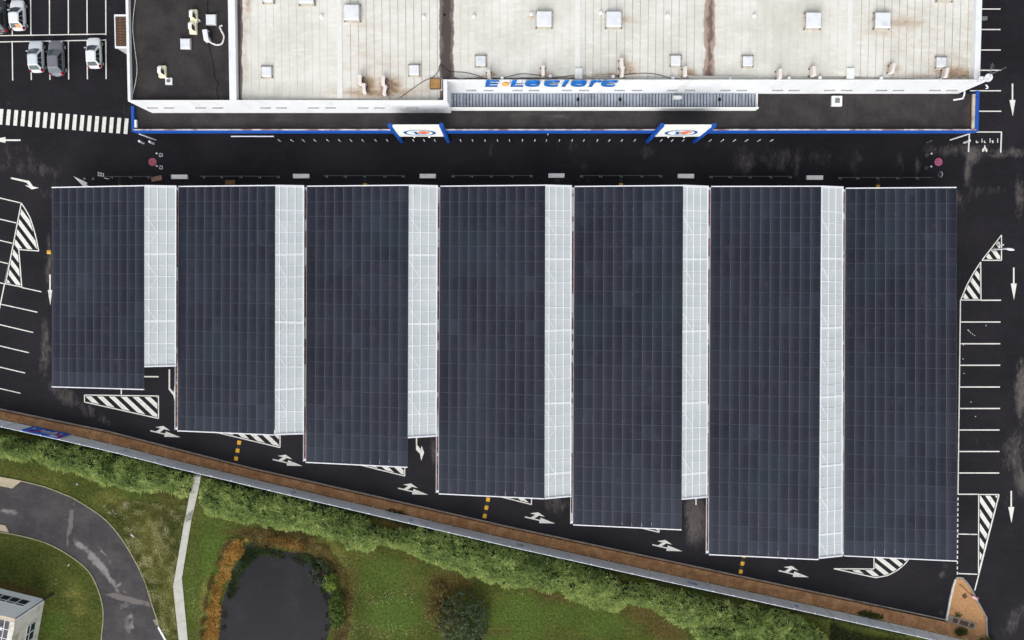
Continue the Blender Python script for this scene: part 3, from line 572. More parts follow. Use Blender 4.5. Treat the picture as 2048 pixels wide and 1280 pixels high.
# white roof: shallow ridges and valleys
rx = [P(x, 60, 9).x for x in (476, 680, 893, 1155, 1420, 1697, 1953)]; rz = [8.75, 9.25, 8.75, 9.25, 8.75, 9.25, 8.75]
zroof = lambda x, y: np.interp(x, rx, rz)
rust = [(705, 27, 22, 20, 0, .5), (760, 130, 90, 40, 0, .35), (730, 70, 60, 50, 0, .3), (760, 185, 90, 12, 0, .75), (735, 170, 22, 20, 0, .8), (780, 172, 26, 22, 0, .85), (830, 180, 50, 12, 0, .5), (871, 168, 22, 18, 0, .5), (1250, 40, 20, 10, 0, .6), (1280, 42, 50, 5, 0, .4), (1255, 142, 24, 22, 0, .7), (1220, 154, 60, 7, 0, .9), (1090, 154, 16, 12, 0, .7), (985, 152, 12, 8, 0, .8), (1375, 150, 20, 14, 0, .8), (1320, 158, 90, 4, 0, .6),
 (1775, 25, 30, 8, 0, .45), (1800, 45, 60, 12, 0, .62), (1760, 66, 60, 10, 0, .45), (1860, 50, 110, 6, 0, .4), (1785, 138, 20, 16, 0, .7), (1900, 145, 40, 20, 0, .75), (1935, 150, 20, 12, 0, .8), (1740, 160, 60, 4, 0, .7), (1840, 155, 80, 10, 0, .55), (1945, 90, 6, 120, 0, .6), (1900, 122, 60, 20, 0, .4), (1820, 80, 120, 90, 0, .3), (497, 10, 8, 20, 0, .7), (492, 100, 8, 120, 0, .45), (1560, 150, 10, 8, 0, .5), (1630, 150, 14, 8, 0, .4), (1085, 45, 16, 16, 0, .35), (1065, 33, 10, 6, 0, .6)]
vall = [(478, 60, 5, 900, 0, 1.25), (893, 60, 11, 900, 0, 1.6), (893, 135, 12, 30, 0, 1.6)]
vall2 = [(1420, 40, 10, 140, 0, 1.2), (1418, 140, 11, 30, 0, 1.2)]
grime = [(1570, 60, 70, 120, 0, .45), (1600, 150, 100, 14, 0, .5), (590, 180, 120, 20, 0, .4), (1490, 150, 60, 12, 0, .4), (560, 60, 60, 90, 0, .25), (1000, 100, 60, 50, 0, .2), (1590, 20, 60, 14, 0, .5)]
ROOFW = layered('roof_membrane', srgb(204, 203, 194), srgb(217, 216, 210), .25, [('grime', srgb(190, 187, 176), .5, .9, .1, .7, .9, (1, .6, 1)), ('rust', srgb(176, 148, 118), .8, .9, .16, .85, .85, (.6, 1.6, 1)), ('rust', srgb(120, 94, 72), 2.4, 1.0, .5, .95, .85, (.8, 1.2, 1)), ('val2', srgb(158, 134, 122), .9, .9, .45, .7, .9, None), ('val2', srgb(92, 76, 72), 2, 1.2, .8, 1.1, .8, (1, .5, 1)), ('val', srgb(104, 94, 92), .9, .9, .5, .7, .95, (1, .4, 1)), ('val', srgb(66, 56, 54), 1.6, 1.3, .85, 1.2, .8, (1, .4, 1))], .6, .2, (8, .12), .1)
roofpoly = [(xK + .34, yL + .12), (xStep - .02, yL + .12), (xStep - .02, yR + .12), (xE2 - .6, yR + .12), (xE2 - .6, yB), (xK + .34, yB)]
sheet('white_roof', roofpoly, ROOFW, 0, .5, {'rust': lambda x, y: blobs(rust, x, y), 'val': lambda x, y: blobs(vall, x, y), 'val2': lambda x, y: blobs(vall2, x, y), 'grime': lambda x, y: blobs(grime, x, y)}, zf=zroof, parent=shop)
SEAM = mat('seam_dirt', srgb(176, 170, 160), .8, .15, 1.2, dirt=srgb(126, 110, 96), dscale=.35, dlo=.45, dhi=.7); SEAML = mat('seam_clean', srgb(203, 202, 196), .7, .1, 1)
mb = MB(); x = P(500, 60, 9).x
dark_px = lambda q: 690 < q < 880 or 1700 < q < 1950 or 1160 < q < 1400
while x < rx[-1] - .3:
    q, _ = PX(x, 25, 9)
    if min(abs(x - r) for r in rx[1:6:2]) > .5 and min(abs(x - r) for r in rx[::2]) > .75:
        y0 = (yL if x < xStep else yR) + .34; mb.cur = 0 if dark_px(q) else 1; zz = float(zroof(x, 0))
        mb.box((x, (y0 + yB) / 2, zz + .012), (.045 if dark_px(q) else .035, yB - y0, .03))
    x += .83 + random.uniform(-.02, .02)
mb.build('roof_seams', [SEAM, SEAML], shop)
for i in (1, 3, 5): MB().box((rx[i], ((yL if i == 1 else yR) + .33 + yB) / 2, rz[i] + .02), (.55, yB - (yL if i == 1 else yR) - .33, .05)).build('ridge_cap', mat('ridge_white', srgb(220, 220, 216), .5, .04), shop)
for i in (3, 5): MB().box((rx[i] + .1, yR + .75, Z2 - .02), (.8, 1.1, .14)).build('ridge_end', PARAW, shop)
mb = MB().cyl((P(889, 30, 8.75).x, P(889, 30, 8.75).y), .14, 8.76, 8.8, 14); mb.build('roof_drain', BLACK, shop)
# dark flat roof at left
BITU = layered('bitumen', srgb(48, 46, 48), srgb(62, 59, 59), .5, [('stain', srgb(46, 42, 42), .6, .9, .3, .7, .7, (.5, 1.6, 1)), ('pale', srgb(110, 106, 100), .7, .9, .4, .9, .7, (.5, 1.5, 1)), ('rusty', srgb(84, 66, 56), 1.2, .9, .3, .9, .7, (.5, 1.6, 1))], .85, .12, (10, .4), .3)
sheet('dark_roof', [(xW0 + .28, yL + .12), (xK - .38, yL + .12), (xK - .38, yB), (xW0 + .28, yB)], BITU, 8.95, .6, {'stain': lambda x, y: blobs([(268, 180, 8, 60, 0, .8), (266, 60, 5, 200, 0, .9), (350, 198, 120, 8, 0, .3)], x, y), 'pale': lambda x, y: blobs([(425, 165, 12, 20, 10, .5), (448, 170, 6, 20, 0, .4), (420, 30, 8, 40, 0, .3)], x, y), 'rusty': lambda x, y: blobs([(447, 190, 6, 10, 0, .5)], x, y)}, parent=shop)
MB().tube([P(*p, 8.97) for p in ((415, 0), (415.5, 45), (414.5, 75), (421, 105), (427, 130), (430, 158), (437, 165), (433, 182), (437, 199))], .035, 4).build('roof_joint', BLACK, shop)
# lower roof
yF = P(1024, 262.5, 4.55).y; xL0 = P(268, 240, 4.3).x; xL1 = P(1947, 240, 4.3).x; yS1 = P(1950, 182, 4.4).y
lowst = [(300, 250, 100, 10, 0, .6), (560, 252, 120, 10, 0, .7), (700, 245, 100, 10, 0, .5), (1000, 245, 60, 10, 0, .4), (1800, 252, 60, 14, 0, .8), (1450, 250, 80, 10, 0, .4), (1260, 240, 60, 14, 0, .3)]
sheet('lower_roof', [(xL0, yF + .1), (xL1, yF + .1), (xL1, yR), (xStep + .55, yR), (xStep + .55, yL), (xW0, yL), (xW0, P(263, 213, 4.4).y), (xL0, P(263, 213, 4.4).y)], BITU, Z1, .5, {'stain': lambda x, y: blobs(lowst, x, y), 'pale': lambda x, y: blobs([(1090, 232, 80, 12, 0, .55), (1010, 235, 60, 8, 0, .5), (700, 232, 200, 8, 0, .35), (400, 235, 60, 8, 0, .4), (1930, 200, 10, 12, 0, .5)], x, y), 'rusty': lambda x, y: blobs([(540, 256, 120, 6, 0, .6), (700, 256, 60, 5, 0, .7), (1937, 230, 5, 60, 0, .7), (1000, 257, 100, 4, 0, .6), (1700, 258, 100, 3, 0, .5)], x, y), }, parent=shop)
mb = MB(); x = P(1530, 230, Z1).x
while x < xL1 - .3: mb.box((x, (yF + yR) / 2, Z1 + .01), (.05, yR - yF - .4, .02)); x += .93
mb.build('lower_roof_seams', mat('bitumen_seam', srgb(54, 50, 50), .8), shop)
flash = mat('fascia_flashing', srgb(190, 186, 186), .5, .15, 1, dirt=srgb(110, 60, 52), dscale=.5, dlo=.45, dhi=.6, stretch=(1, 1, 1))
xFL = P(263.5, 266, 4.5).x; xFR = P(1956.5, 264, 4.5).x; zb = 3.45
MB().box(((xFL + xFR) / 2, yF + .04, (zb + 4.55) / 2), (xFR - xFL, .14, 4.55 - zb)).build('blue_fascia', BLUE, shop)
MB().box(((xFL + xFR) / 2, yF + .17, 4.5), (xFR - xFL - .5, .14, .12)).build('fascia_flashing', flash, shop)
MB().box((xFR - .2, (yF + .1 + yS1) / 2, (zb + 4.55) / 2), (.4, yS1 - yF - .1, 4.54 - zb)).build('blue_fascia', BLUE, shop)
MB().box((xFR - .57, (yF + .1 + yR) / 2, 4.4), (.3, yR - yF - .3, .2)).build('fascia_flashing', mat('gutter_cream', srgb(190, 180, 160), .6, .12, 1, dirt=srgb(120, 96, 76), dscale=1), shop)
yS0 = P(263, 213, 4.4).y; MB().box((xFL + .15, (yF + .1 + yS0) / 2, (zb + 4.55) / 2), (.3, yS0 - yF - .1, 4.54 - zb)).build('blue_fascia', BLUE, shop)
MB().box((P(271.5, 248, 4.3).x, P(271.5, 248, 4.3).y, 4.35), (.35, .85, .3)).build('roof_box', PARAW, shop)
# soffit and shopfront under the canopy
MB().box(((xFL + xFR) / 2, yF + 2.2, 3.2), (xFR - xFL - .8, 4.2, .1)).build('soffit', mat('soffit', srgb(90, 88, 88), .8), shop)
MB().box(((xFL + xFR) / 2, yF + 1.3, 1.55), (xFR - xFL - 2, .2, 3.1)).build('shopfront', mat('shopfront_glass', srgb(46, 44, 46), .3, .3, .3, .5, stretch=(1, 1, .1)), shop)
# white letters sheets lying on the fascia and a light fitting
MB().box((P(505, 270, 3.2).x, yF - .3, 3.2), (4.9, .1, .12)).build('light_rail', STEELW, shop)
# metal deck awning behind the front
dz = 4.36; dyb = yR - .02; dyf = P(1200, 221.5, 4.2).y; dx0 = P(900.5, 200, dz).x; dx1 = P(1509.5, 200, dz).x
DECK = mat('metal_deck', srgb(158, 166, 180), .5, .15, 1.2, .4, dirt=srgb(84, 84, 84), dscale=1.4, dlo=.48, dhi=.8, stretch=(1, .35, 1))
mb = MB(); n = int((dx1 - dx0) / .36); dyi = dyf + .2
for k in range(n):
    x = dx0 + (k + .5) * (dx1 - dx0) / n; mb.cur = 0; mb.box((x, (dyb + dyi) / 2, dz - .02), (.27, dyb - dyi, .12))
    mb.cur = 1; mb.box((x + .18, (dyb + dyi) / 2, dz - .06), (.088, dyb - dyi, .04))
mb.build('metal_deck', [DECK, mat('deck_trough', srgb(66, 66, 68), .7, .3, 2)], shop)
mb = MB(); mb.box(((dx0 + dx1) / 2, dyf + .07, 4.75), (dx1 - dx0 + .3, .14, 1.1)); mb.box((dx1 + .1, (dyb + dyf) / 2 + .08, 4.55), (.12, dyb - dyf - .16, .69)); mb.build('awning_upstand', PARAW, shop)
MB().box(((dx0 + dx1) / 2, dyi + .1, dz + .05), (dx1 - dx0, .22, .05)).build('box_gutter', mat('gutter_grime', srgb(70, 68, 64), .9, .3, 2), shop)
for px_ in (1156, 1240, 1439): q = P(px_, 199, dz + .1); MB().box((q.x, q.y, dz + .12), (.3, .3, .12)).build('roof_vent', BLACK, shop)
q = P(1355.5, 195.5, dz + .3); bevel(MB().hull([(q.x - .55, q.y - .22, dz + .04), (q.x + .35, q.y - .22, dz + .04), (q.x + .55, q.y, dz + .04), (q.x + .35, q.y + .22, dz + .04), (q.x - .55, q.y + .22, dz + .04)], [(q.x - .5, q.y - .2, dz + .5), (q.x + .32, q.y - .2, dz + .5), (q.x + .5, q.y, dz + .5), (q.x + .32, q.y + .2, dz + .5), (q.x - .5, q.y + .2, dz + .5)]).build('exhaust_cowl', PARAW, shop), .03)
q = P(1674, 202, Z1 + .3); h = MB().box((q.x, q.y, Z1 + .18), (1.12, 1.12, .34)).build('roof_hatch', PARAW, shop); MB().box((q.x, q.y + .02, Z1 + .4), (.5, .5, .12)).build('hatch_cap', STEELG, h)
# small projecting wall vents
VENT = mat('vent_grey', srgb(150, 150, 152), .5, .1)
for xs, py, yy in (((305, 338, 401, 436, 531, 563, 627, 661, 726, 759, 824), 214.5, yL), ((943, 977, 1035, 1068, 1134, 1168, 1239, 1274, 1345, 1380, 1451, 1484, 1556, 1589, 1660, 1694, 1764, 1798, 1871, 1905), 179.5, yR)):
    zz = zfor(py, yy)
    for x_ in xs: q = P(x_, py, zz); g = MB(); g.box((q.x, yy - .08, zz), (1.15, .14, .05)); g.box((q.x - .52, yy - .06, zz - .14), (.05, .1, .26)); g.box((q.x + .1, yy - .07, zz - .1), (.06, .12, .18)); g.build('wall_vent', VENT, shop)
q = P(1923, 193, 5); mb = MB(); mb.tube([(q.x - .9, yR - .9, 5.0), (q.x + .1, yR - .75, 5.1), (q.x + .2, yR - .3, 5.2), (q.x + .2, yR, 5.2)], .09, 8); mb.build('drain_pipe', STEELW, shop)
# ---- skylights
DOME = mat('skylight_dome', srgb(220, 224, 228), .3, .04, 1, .5, dirt=srgb(188, 192, 198)); CURB = mat('skylight_curb', srgb(178, 176, 168), .6, .15, 3, dirt=srgb(110, 96, 84), dscale=2, dlo=.5, dhi=.7)
BASEF = mat('skylight_flange', srgb(196, 190, 180), .7, .12, 3, dirt=srgb(120, 100, 84), dscale=2)
def skylight(px, py, s, h, zb, flange=.12):
    q = P(px, py, zb); c = MB(); c.box((q.x, q.y, zb + .02), (s + flange * 2, s + flange * 2, .06)); c.cur = 1; c.box((q.x, q.y, zb + .05 + h / 2), (s, s, h)); c = c.build('skylight', [BASEF, CURB], shop)
    bevel(MB().hull([(q.x + a * (s * .52), q.y + b * (s * .52), zb + h + .05) for a, b in ((-1, -1), (1, -1), (1, 1), (-1, 1))], [(q.x + a * (s * .46), q.y + b * (s * .46), zb + h + .17) for a, b in ((-1, -1), (1, -1), (1, 1), (-1, 1))]).build('dome', DOME, c), .03)
    hg = MB()
    for a, b in ((-1, -1), (1, -1), (1, 1), (-1, 1)): hg.box((q.x + a * (s / 2 + .05), q.y + b * (s / 2 + .05), zb + .14), (.1, .1, .18))
    hg.build('bracket', mat('bracket_rust', srgb(110, 100, 92), .8, .2), c)
for x_, y_ in ((705.5, 28), (615, -5), (1088, 41), (1226.5, 41.5), (1623.5, 43.5), (1761, 43.5), (1887, -12)): skylight(x_, y_, 1.55, .45, float(zroof(P(x_, y_, 9).x, 0)), .17)
for x_, y_ in ((535, 144.5), (829, 141.5), (962, 123), (1350.5, 122.5), (1494, 123.5), (1880, 126), (538, -4)): skylight(x_, y_, 1.02, .2, float(zroof(P(x_, y_, 9).x, 0)), .2)
for x_, y_ in ((424, 41), (373, 89)): skylight(x_, y_, 1.05, .2, 8.95, .02)
q = P(871, 168.5, 8.85); zz = float(zroof(q.x, 0)); h = MB(); h.box((q.x, q.y, zz + .03), (1.45, 1.35, .08)); h.cur = 1; h.box((q.x, q.y, zz + .15), (1.15, 1.1, .2)); h = h.build('roof_hatch', [BASEF, DARKM], shop); MB().box((q.x, q.y, zz + .28), (1.02, 1.0, .07)).build('hatch_lid', mat('weathered_plywood', srgb(164, 124, 76), .8, .15, 2, dirt=srgb(110, 78, 48), dscale=2), h)
# small round vent caps
for x_, y_ in ((847, 33), (947, 32), (1063, 27.5), (1202, 25), (1335, 30.5), (1509, 31), (1004, 155.5), (1100.5, 151.5), (1226.5, 152), (1346, 156), (1460.5, 157), (1578, 156), (1640.5, 154.5), (1763, 156), (1881, 159), (642, 32)):
    zz = float(zroof(P(x_, y_, 9).x, 0)); q = P(x_, y_, zz + .3); g = MB().cyl((q.x, q.y), .1, zz - .02, zz + .25, 10); g.cyl((q.x, q.y), .2, zz + .25, zz + .38, 12, .13); g.build('vent_cap', STEELW, shop)
# ================================================================== ROOFTOP UNITS AND CABLES
def ac(px, py, zb, rz, lab, w_=.36, l_=1.0, h_=.75, m=None, cat='air conditioner'):
    q = P(px, py, zb + h_ * .8); r = thing('air_conditioner', (q.x, q.y, zb), lab, cat, 'air conditioning units on the roof', rz); m = m or CREAM if False else (m or mat('ac_casing', srgb(222, 214, 208), .5, .06, 2))
    bevel(MB().box((0, 0, h_ / 2 + .1), (w_, l_, h_)).build('casing', m, r, world=False), .03)
    g = MB()
    for k in range(5): g.tube([(w_ / 2 + .012, .28 * math.cos(a) * (k + 1) / 5, h_ / 2 + .1 + .28 * math.sin(a) * (k + 1) / 5) for a in np.linspace(0, 6.28, 17)], .012, 4)
    g.build('fan_grille', DARKM, r, world=False)
    for s_ in (-1, 1): MB().box((0, s_ * l_ * .38, .03), (w_ + .28, .09, .14)).build('foot', DARKM, r, world=False)
    MB().tube([(w_ / 2, -l_ * .35, .3), (w_ / 2 + .2, -l_ * .4, .2), (w_ / 2 + .35, -l_ * .7, .06)], .035, 6).build('pipe', mat('lagging', srgb(150, 140, 130), .8), r, world=False)
    return r
Zr = lambda x: float(zroof(P(x, 150, 9).x, 0)) + .0
for args in ((720.5, 160, 0, 'upper left rooftop unit of the four clustered left of the brown hatch'), (728.5, 177, .05, 'lower left rooftop unit of the four clustered left of the brown hatch'), (767, 162, 0, 'upper right rooftop unit of the four clustered left of the brown hatch'), (770, 181, -.15, 'lower right rooftop unit of the four clustered left of the brown hatch'),
    (978, 149.5, .1, 'narrow air conditioner above the letter E of the roof sign'), (1086, 141, 0, 'upright air conditioner above the first letter c of the roof sign'), (1243, 126.5, .05, 'upper of two stacked air conditioners right of the sign lettering'), (1244.5, 143.5, -.1, 'lower of two stacked air conditioners right of the sign lettering'),
    (1370, 143.5, 0, 'air conditioner just right of the framed small skylight, mid roof'), (1559.5, 148, 0, 'small dark backed air conditioner on the greyest roof bay'), (1627, 142.5, 0, 'air conditioner left of the white ridge strip near the right end'), (1785, 137, -.2, 'tilted air conditioner with a curved pipe, right part of roof'), (1891.5, 146, -.2, 'tilted air conditioner below the small skylight nearest the satellite dishes')):
    ac(args[0], args[1], Zr(args[0]), args[2], args[3])
CRM = mat('cream_unit', srgb(240, 234, 200), .5, .05)
def cowl(px, py, rz, lab, w_, l_):
    q = P(px, py, 9.5); r = thing('extractor_unit', (q.x, q.y, 8.96), lab, 'ventilation unit', 'cream ventilation units on the dark roof', rz)
    bevel(MB().box((0, 0, .2), (w_, l_, .36)).build('base_plate', CRM, r, world=False), .03)
    bevel(MB().box((-.12, .1, .52), (w_ * .7, l_ * .55, .3)).build('motor_cover', mat('offwhite_cover', srgb(236, 232, 226), .5), r, world=False), .05)
    MB().prism([(.03, -.25), (.26, -.38), (.2, .12), (.05, .3)], .3, .72).build('outlet', DARKM, r, world=False)
cowl(385.5, 30, 0, 'upper of two joined cream ventilation units on the dark roof', .72, 1.3); cowl(384, 54, 0, 'lower of two joined cream ventilation units on the dark roof', .75, 1.25); cowl(322.5, 142, 0, 'cream ventilation unit standing alone near the dark roof front', .75, 1.25)
q = P(336.5, 162, 9.2); r = thing('roof_vent', (q.x, q.y, 8.96), 'square white plate with round outlet on the dark roof', 'roof vent'); MB().box((0, 0, .08), (.72, .72, .14)).build('plate', STEELW, r, world=False); MB().cyl((0, 0), .16, .15, .35, 12).build('outlet', STEELG, r, world=False)
r = thing('air_conditioner', P(417, 75, 9.0), 'white air conditioner with a curved white hose on dark roof', 'air conditioner'); bevel(MB().box((0, 0, .45), (.5, 1.15, .75), .15).build('casing', STEELW, r, world=False), .03)
q0 = P(417, 75, 9.0); MB().tube([Vector(v) for v in smooth([tuple(v) for v in [q0 + Vector((.3, -.6, .4)), q0 + Vector((.9, -.85, .25)), q0 + Vector((1.5, -.7, .25)), q0 + Vector((1.75, 0, .3)), q0 + Vector((1.5, .6, .35)), q0 + Vector((1.35, 1.0, .35)), q0 + Vector((1.6, 1.15, .3))]], 5)], .09, 8).build('hose', mat('white_hose', srgb(214, 208, 206), .6), r)
MB().box((.35, .1, .45), (.1, .5, .5), .15).build('fan_grille', DARKM, r, world=False)
MB().tube([P(*p, 9.02) for p in smooth([(391, 40), (397, 39), (400, 43)])], .09, 8).build('duct', mat('white_duct', srgb(220, 216, 220), .6), label='short curved white duct beside the joined cream units', cat='duct')
CAB = mat('cable_black', srgb(46, 42, 40), .7, .1)
def cable(pts, lab, m=CAB, r=.03, zo=.04): 
    MB().tube([P(a, b, (float(zroof(P(a, b, 9).x, 0)) if a > 470 else 8.96) + zo) for a, b in smooth(pts, 5)], r, 5).build('cable', m, label=lab, cat='cable')
cable([(799, 196), (845, 164), (866, 154), (876, 143), (880, 130), (886, 133), (898, 143)], 'black cable running diagonally over the roof left of the valley')
cable([(898, 143.5), (930, 145), (955, 151), (972, 157), (1004, 156), (1040, 148), (1075, 150), (1104, 156), (1150, 150)], 'black cable waving along the roof edge above the sign lettering')
cable([(1226, 153), (1270, 147), (1310, 148), (1346, 157), (1398, 159)], 'black cable along the roof edge right of the sign lettering')
cable([(272, -10), (265.5, 50), (270, 100), (274, 135), (271, 165), (262, 200)], 'pale cable curving down the left edge of the dark roof', mat('cable_white', srgb(206, 200, 196), .6), .035)
# satellite dishes and aerial at the right corner
def dish(px, py, r_, z, lab):
    q = P(px, py, z); r = thing('satellite_dish', (q.x, q.y, 9.3), lab, 'satellite dish'); c = MB(); n = 20; ax = Vector((-.1, -.25, 1)).normalized(); e1 = ax.cross(Vector((0, 1, 0))).normalized(); e2 = ax.cross(e1)
    rings = []
    for k in range(5):
        rr = r_ * k / 4; rings.append([q + (e1 * math.cos(2 * math.pi * i / n) + e2 * math.sin(2 * math.pi * i / n)) * rr + ax * (.28 * r_ * (k / 4) ** 2) for i in range(n)])
    for k in range(4):
        for i in range(n): c.face([rings[k][i], rings[k][(i + 1) % n], rings[k + 1][(i + 1) % n], rings[k + 1][i]] if k else [rings[0][0], rings[1][(i + 1) % n], rings[1][i]][::-1])
    o = c.build('reflector', STEELW, r, smooth=True); o.modifiers.new('solid', 'SOLIDIFY').thickness = .04
    MB().tube([(q.x, q.y, 9.2), (q.x, q.y, z + .01)], .04, 6).build('mast', STEELG, r); MB().tube([q - e2 * r_ * .9 + ax * .2, q + ax * .55], .02, 5).build('feed_arm', STEELG, r)
dish(1976, 155.5, .42, 10.3, 'larger round white satellite dish at the shop roof corner'); dish(1962, 159, .33, 9.9, 'smaller white satellite dish left of the larger one, roof corner')
b0 = P(1983, 153, 10); r = thing('aerial', (b0.x - .4, b0.y + .1, 9.3), 'thin grey television aerial mast above the satellite dishes', 'aerial'); x0, y0 = b0.x - .4, b0.y + .1
MB().tube([(x0, y0, 9.3), (x0, y0, 12.9)], .035, 6).build('mast', STEELG, r)
mb = MB(); mb.tube([(x0 - .5, y0 - .45, 11.1), (x0 - .35, y0 + .9, 11.3)], .022, 5)
for k in range(7): a_ = Vector((x0 - .48 + .02 * k, y0 - .35 + .18 * k, 11.12 + .03 * k)); mb.tube([a_ + Vector((-.25, .05, 0)), a_ + Vector((.25, -.05, 0))], .012, 4)
mb.build('elements', STEELG, r)
MB().tube([P(1972, 170, 9.1), P(1975, 173, 8.9), P(1976, 176, 8.9), P(1971.5, 177, 8.85)], .07, 8).build('security_camera', STEELW, label='white hooked pipe fitting on the wall corner under the dishes', cat='fitting')
MB().box((P(1965.5, 36.5, 9.2).x, P(1965.5, 36.5, 9.2).y, 9.15), (.9, .35, .25)).build('flood_light', STEELG, label='small grey floodlight jutting from the right roof edge', cat='floodlight')
# lean-to with brown slats
r = thing('lean_to', P(243, 100, 0), 'small white framed lean-to with brown slatted roof', 'lean-to'); zt = 3.6
c4 = [P(231, 33, zt), P(256, 32, zt), P(256, 93, zt), P(231, 93, zt)]; x0, x1, y0, y1 = c4[0].x, xW0 - .01, c4[2].y, c4[0].y
SL = mat('brown_slats', srgb(88, 66, 52), .7, .15, 4); mb = MB(); n = 10
for k in range(n): mb.box(((x0 + x1) / 2, y0 + (k + .5) * (y1 - y0) / n, zt), (x1 - x0, (y1 - y0) / n - .035, .06))
mb.cur = 1
for k in range(n):
    for f in (.12, .85): mb.box((x0 + (x1 - x0) * f, y0 + (k + .5) * (y1 - y0) / n, zt + .035), (.07, .07, .03))
mb.build('slatted_roof', [SL, mat('slat_clip', srgb(170, 130, 100), .6)], r)
mb = MB(); mb.box(((x0 + x1) / 2 - .05, y1 + .1, zt), (x1 - x0 + .1, .2, .18)); mb.box(((x0 + x1) / 2 - .05, y0 - .1, zt), (x1 - x0 + .1, .2, .18)); mb.box((x0 - .05, (y0 + y1) / 2, zt), (.12, y1 - y0 - .005, .17)); mb.build('frame', STEELW, r)
mb = MB(); mb.box(((x0 + x1) / 2, y0 - .12, zt / 2 - .06), (x1 - x0, .1, zt - .12)); mb.box((x0 + .02, (y0 + y1) / 2, zt / 2 - .06), (.1, y1 - y0, zt - .12)); mb.box(((x0 + x1) / 2, y1 + .1, zt / 2 - .06), (x1 - x0, .1, zt - .12)); mb.build('wall', mat('grey_panel', srgb(176, 180, 184), .5), r)
# ================================================================== SIGNS
def glyph(ch, x0, x1, z0, z1, y, m, parent, shear=.12):
    cu = bpy.data.curves.new('letter', 'FONT'); cu.body = ch; cu.size = 1; cu.offset = .022; cu.extrude = .0; cu.shear = shear; cu.resolution_u = 3
    o = bpy.data.objects.new('letter', cu); COL.objects.link(o); dg = bpy.context.evaluated_depsgraph_get(); me = bpy.data.meshes.new_from_object(o.evaluated_get(dg)); bpy.data.objects.remove(o)
    vs = [v.co.copy() for v in me.vertices]; ax, bx = min(v.x for v in vs), max(v.x for v in vs); ay, by = min(v.y for v in vs), max(v.y for v in vs); off = wl(parent)
    for v in me.vertices: v.co = Vector((x0 + (v.co.x - ax) / (bx - ax) * (x1 - x0) - off.x, y - off.y, z0 + (v.co.y - ay) / (by - ay) * (z1 - z0) - off.z))
    me.materials.clear(); me.materials.append(m); o = bpy.data.objects.new('letter', me); COL.objects.link(o); o.parent = parent; KID.setdefault(parent.name, []).append(o)
    s_ = o.modifiers.new('solid', 'SOLIDIFY'); s_.thickness = .07; s_.offset = 0
    return o
yw = yR - .3; zt_, zb_ = zfor(160.5, yw), zfor(173.3, yw)
sg = thing('shop_sign', (P(1100, 165, zb_).x, yw, zb_), 'large blue raised lettering along the white shop wall above the awning', 'sign')
zm = (zt_ + zb_) / 2
for ch, a, b in (('E', 969, 998.5), ('L', 1020.5, 1047), ('e', 1049.5, 1080.5), ('c', 1087.5, 1119), ('l', 1124, 1137), ('e', 1141.5, 1173), ('r', 1179, 1202.5), ('c', 1202, 1234)):
    glyph(ch, P(a, 167, zm).x, P(b, 167, zm).x, zb_, zt_, yw, LBLUE, sg)
cx = P(1010.7, 170, zb_ + .4).x; zc = zb_ + .45
MB().face([(cx + .36 * math.cos(a), yw, zc + .36 * math.sin(a)) for a in np.linspace(0, 6.283, 17)[:-1]]).build('dot', YORANGE, sg).modifiers.new('solid', 'SOLIDIFY').thickness = .2
mb = MB(); 
for k in range(12): mb.box((P(975 + k * 23, 165, zm).x, yw + .16, zm), (.06, .28, .06))
mb.build('fixing', STEELG, sg)
def totem(xl, xr, xbl, lab, flip):
    z_t = 8.4; Y = P(830, 253.5, z_t).y; X0, X1 = P(xl, 252, z_t).x, P(xr, 252, z_t).x; z_b = zfor(273.3, Y)
    r = thing('logo_sign', ((X0 + X1) / 2, Y, 0), lab, 'sign', 'oval logo signs over the shop entrances')
    MB().box(((X0 + X1) / 2, Y + .12, (z_t + z_b) / 2), (X1 - X0, .24, z_t - z_b)).build('board', mat('sign_white', srgb(234, 234, 230), .45, .03), r)
    for X in (X0 - .22, X1 + .22): MB().cyl((X, Y + .1), .25, 0, z_t + .25, 18).build('post', BLUE, r)
    MB().box(((X0 + X1) / 2, Y + .9, z_b - .12), (X1 - X0, 1.5, .14)).build('porch_roof', DARKM, r)
    cx, cz = (X0 + X1) / 2 + (.03 if not flip else 0), z_t - .59 * (z_t - z_b); hw, hh = .355 * (X1 - X0), .286 * (z_t - z_b); n = 48; y = Y - .012
    a = [2 * math.pi * i / n for i in range(n)]; g = MB()
    for i in range(n):
        j = (i + 1) % n; f = lambda k, sx, sz, yy: (cx + hw * sx * math.cos(a[k]), yy, cz + hh * sz * math.sin(a[k]))
        g.face([f(i, 1, 1, y), f(j, 1, 1, y), f(j, .81, .86, y), f(i, .81, .86, y)])
    g.build('oval_ring', BLUED, r)
    el = lambda ox, oz, sx, sz, yy: [(cx + hw * (ox + sx * math.cos(t_)), yy, cz + hh * (oz + sz * math.sin(t_))) for t_ in a]
    MB().face(el(0, 0, .805, .855, y - .004)).build('oval_field', mat('logo_field', srgb(226, 238, 246), .5, .02), r)
    MB().face(el(.27, .14, .36, .52, y - .012)).build('orange_disc', ORANGE, r)
    L_ = [(-.5, .45), (-.12, .45), (-.1, .3), (-.18, .2), (-.12, -.1), (.0, -.38), (.36, -.3), (.4, -.5), (-.36, -.5), (-.3, -.2), (-.33, .2)]
    MB().face([(cx + hw * p, y - .02, cz + hh * q_) for p, q_ in L_]).build('logo_letter', BLUED, r)
    mb = MB()
    for f in ((.33, .67) if not flip else (.31, .66)): mb.box((X0 + (X1 - X0) * f, Y - .03, (z_t + z_b) / 2 - .1), (.05, .03, z_t - z_b)); mb.box((X0 + (X1 - X0) * f, Y - .06, z_b - .05), (.2, .1, .12))
    mb.build('light_bar', STEELW, r)
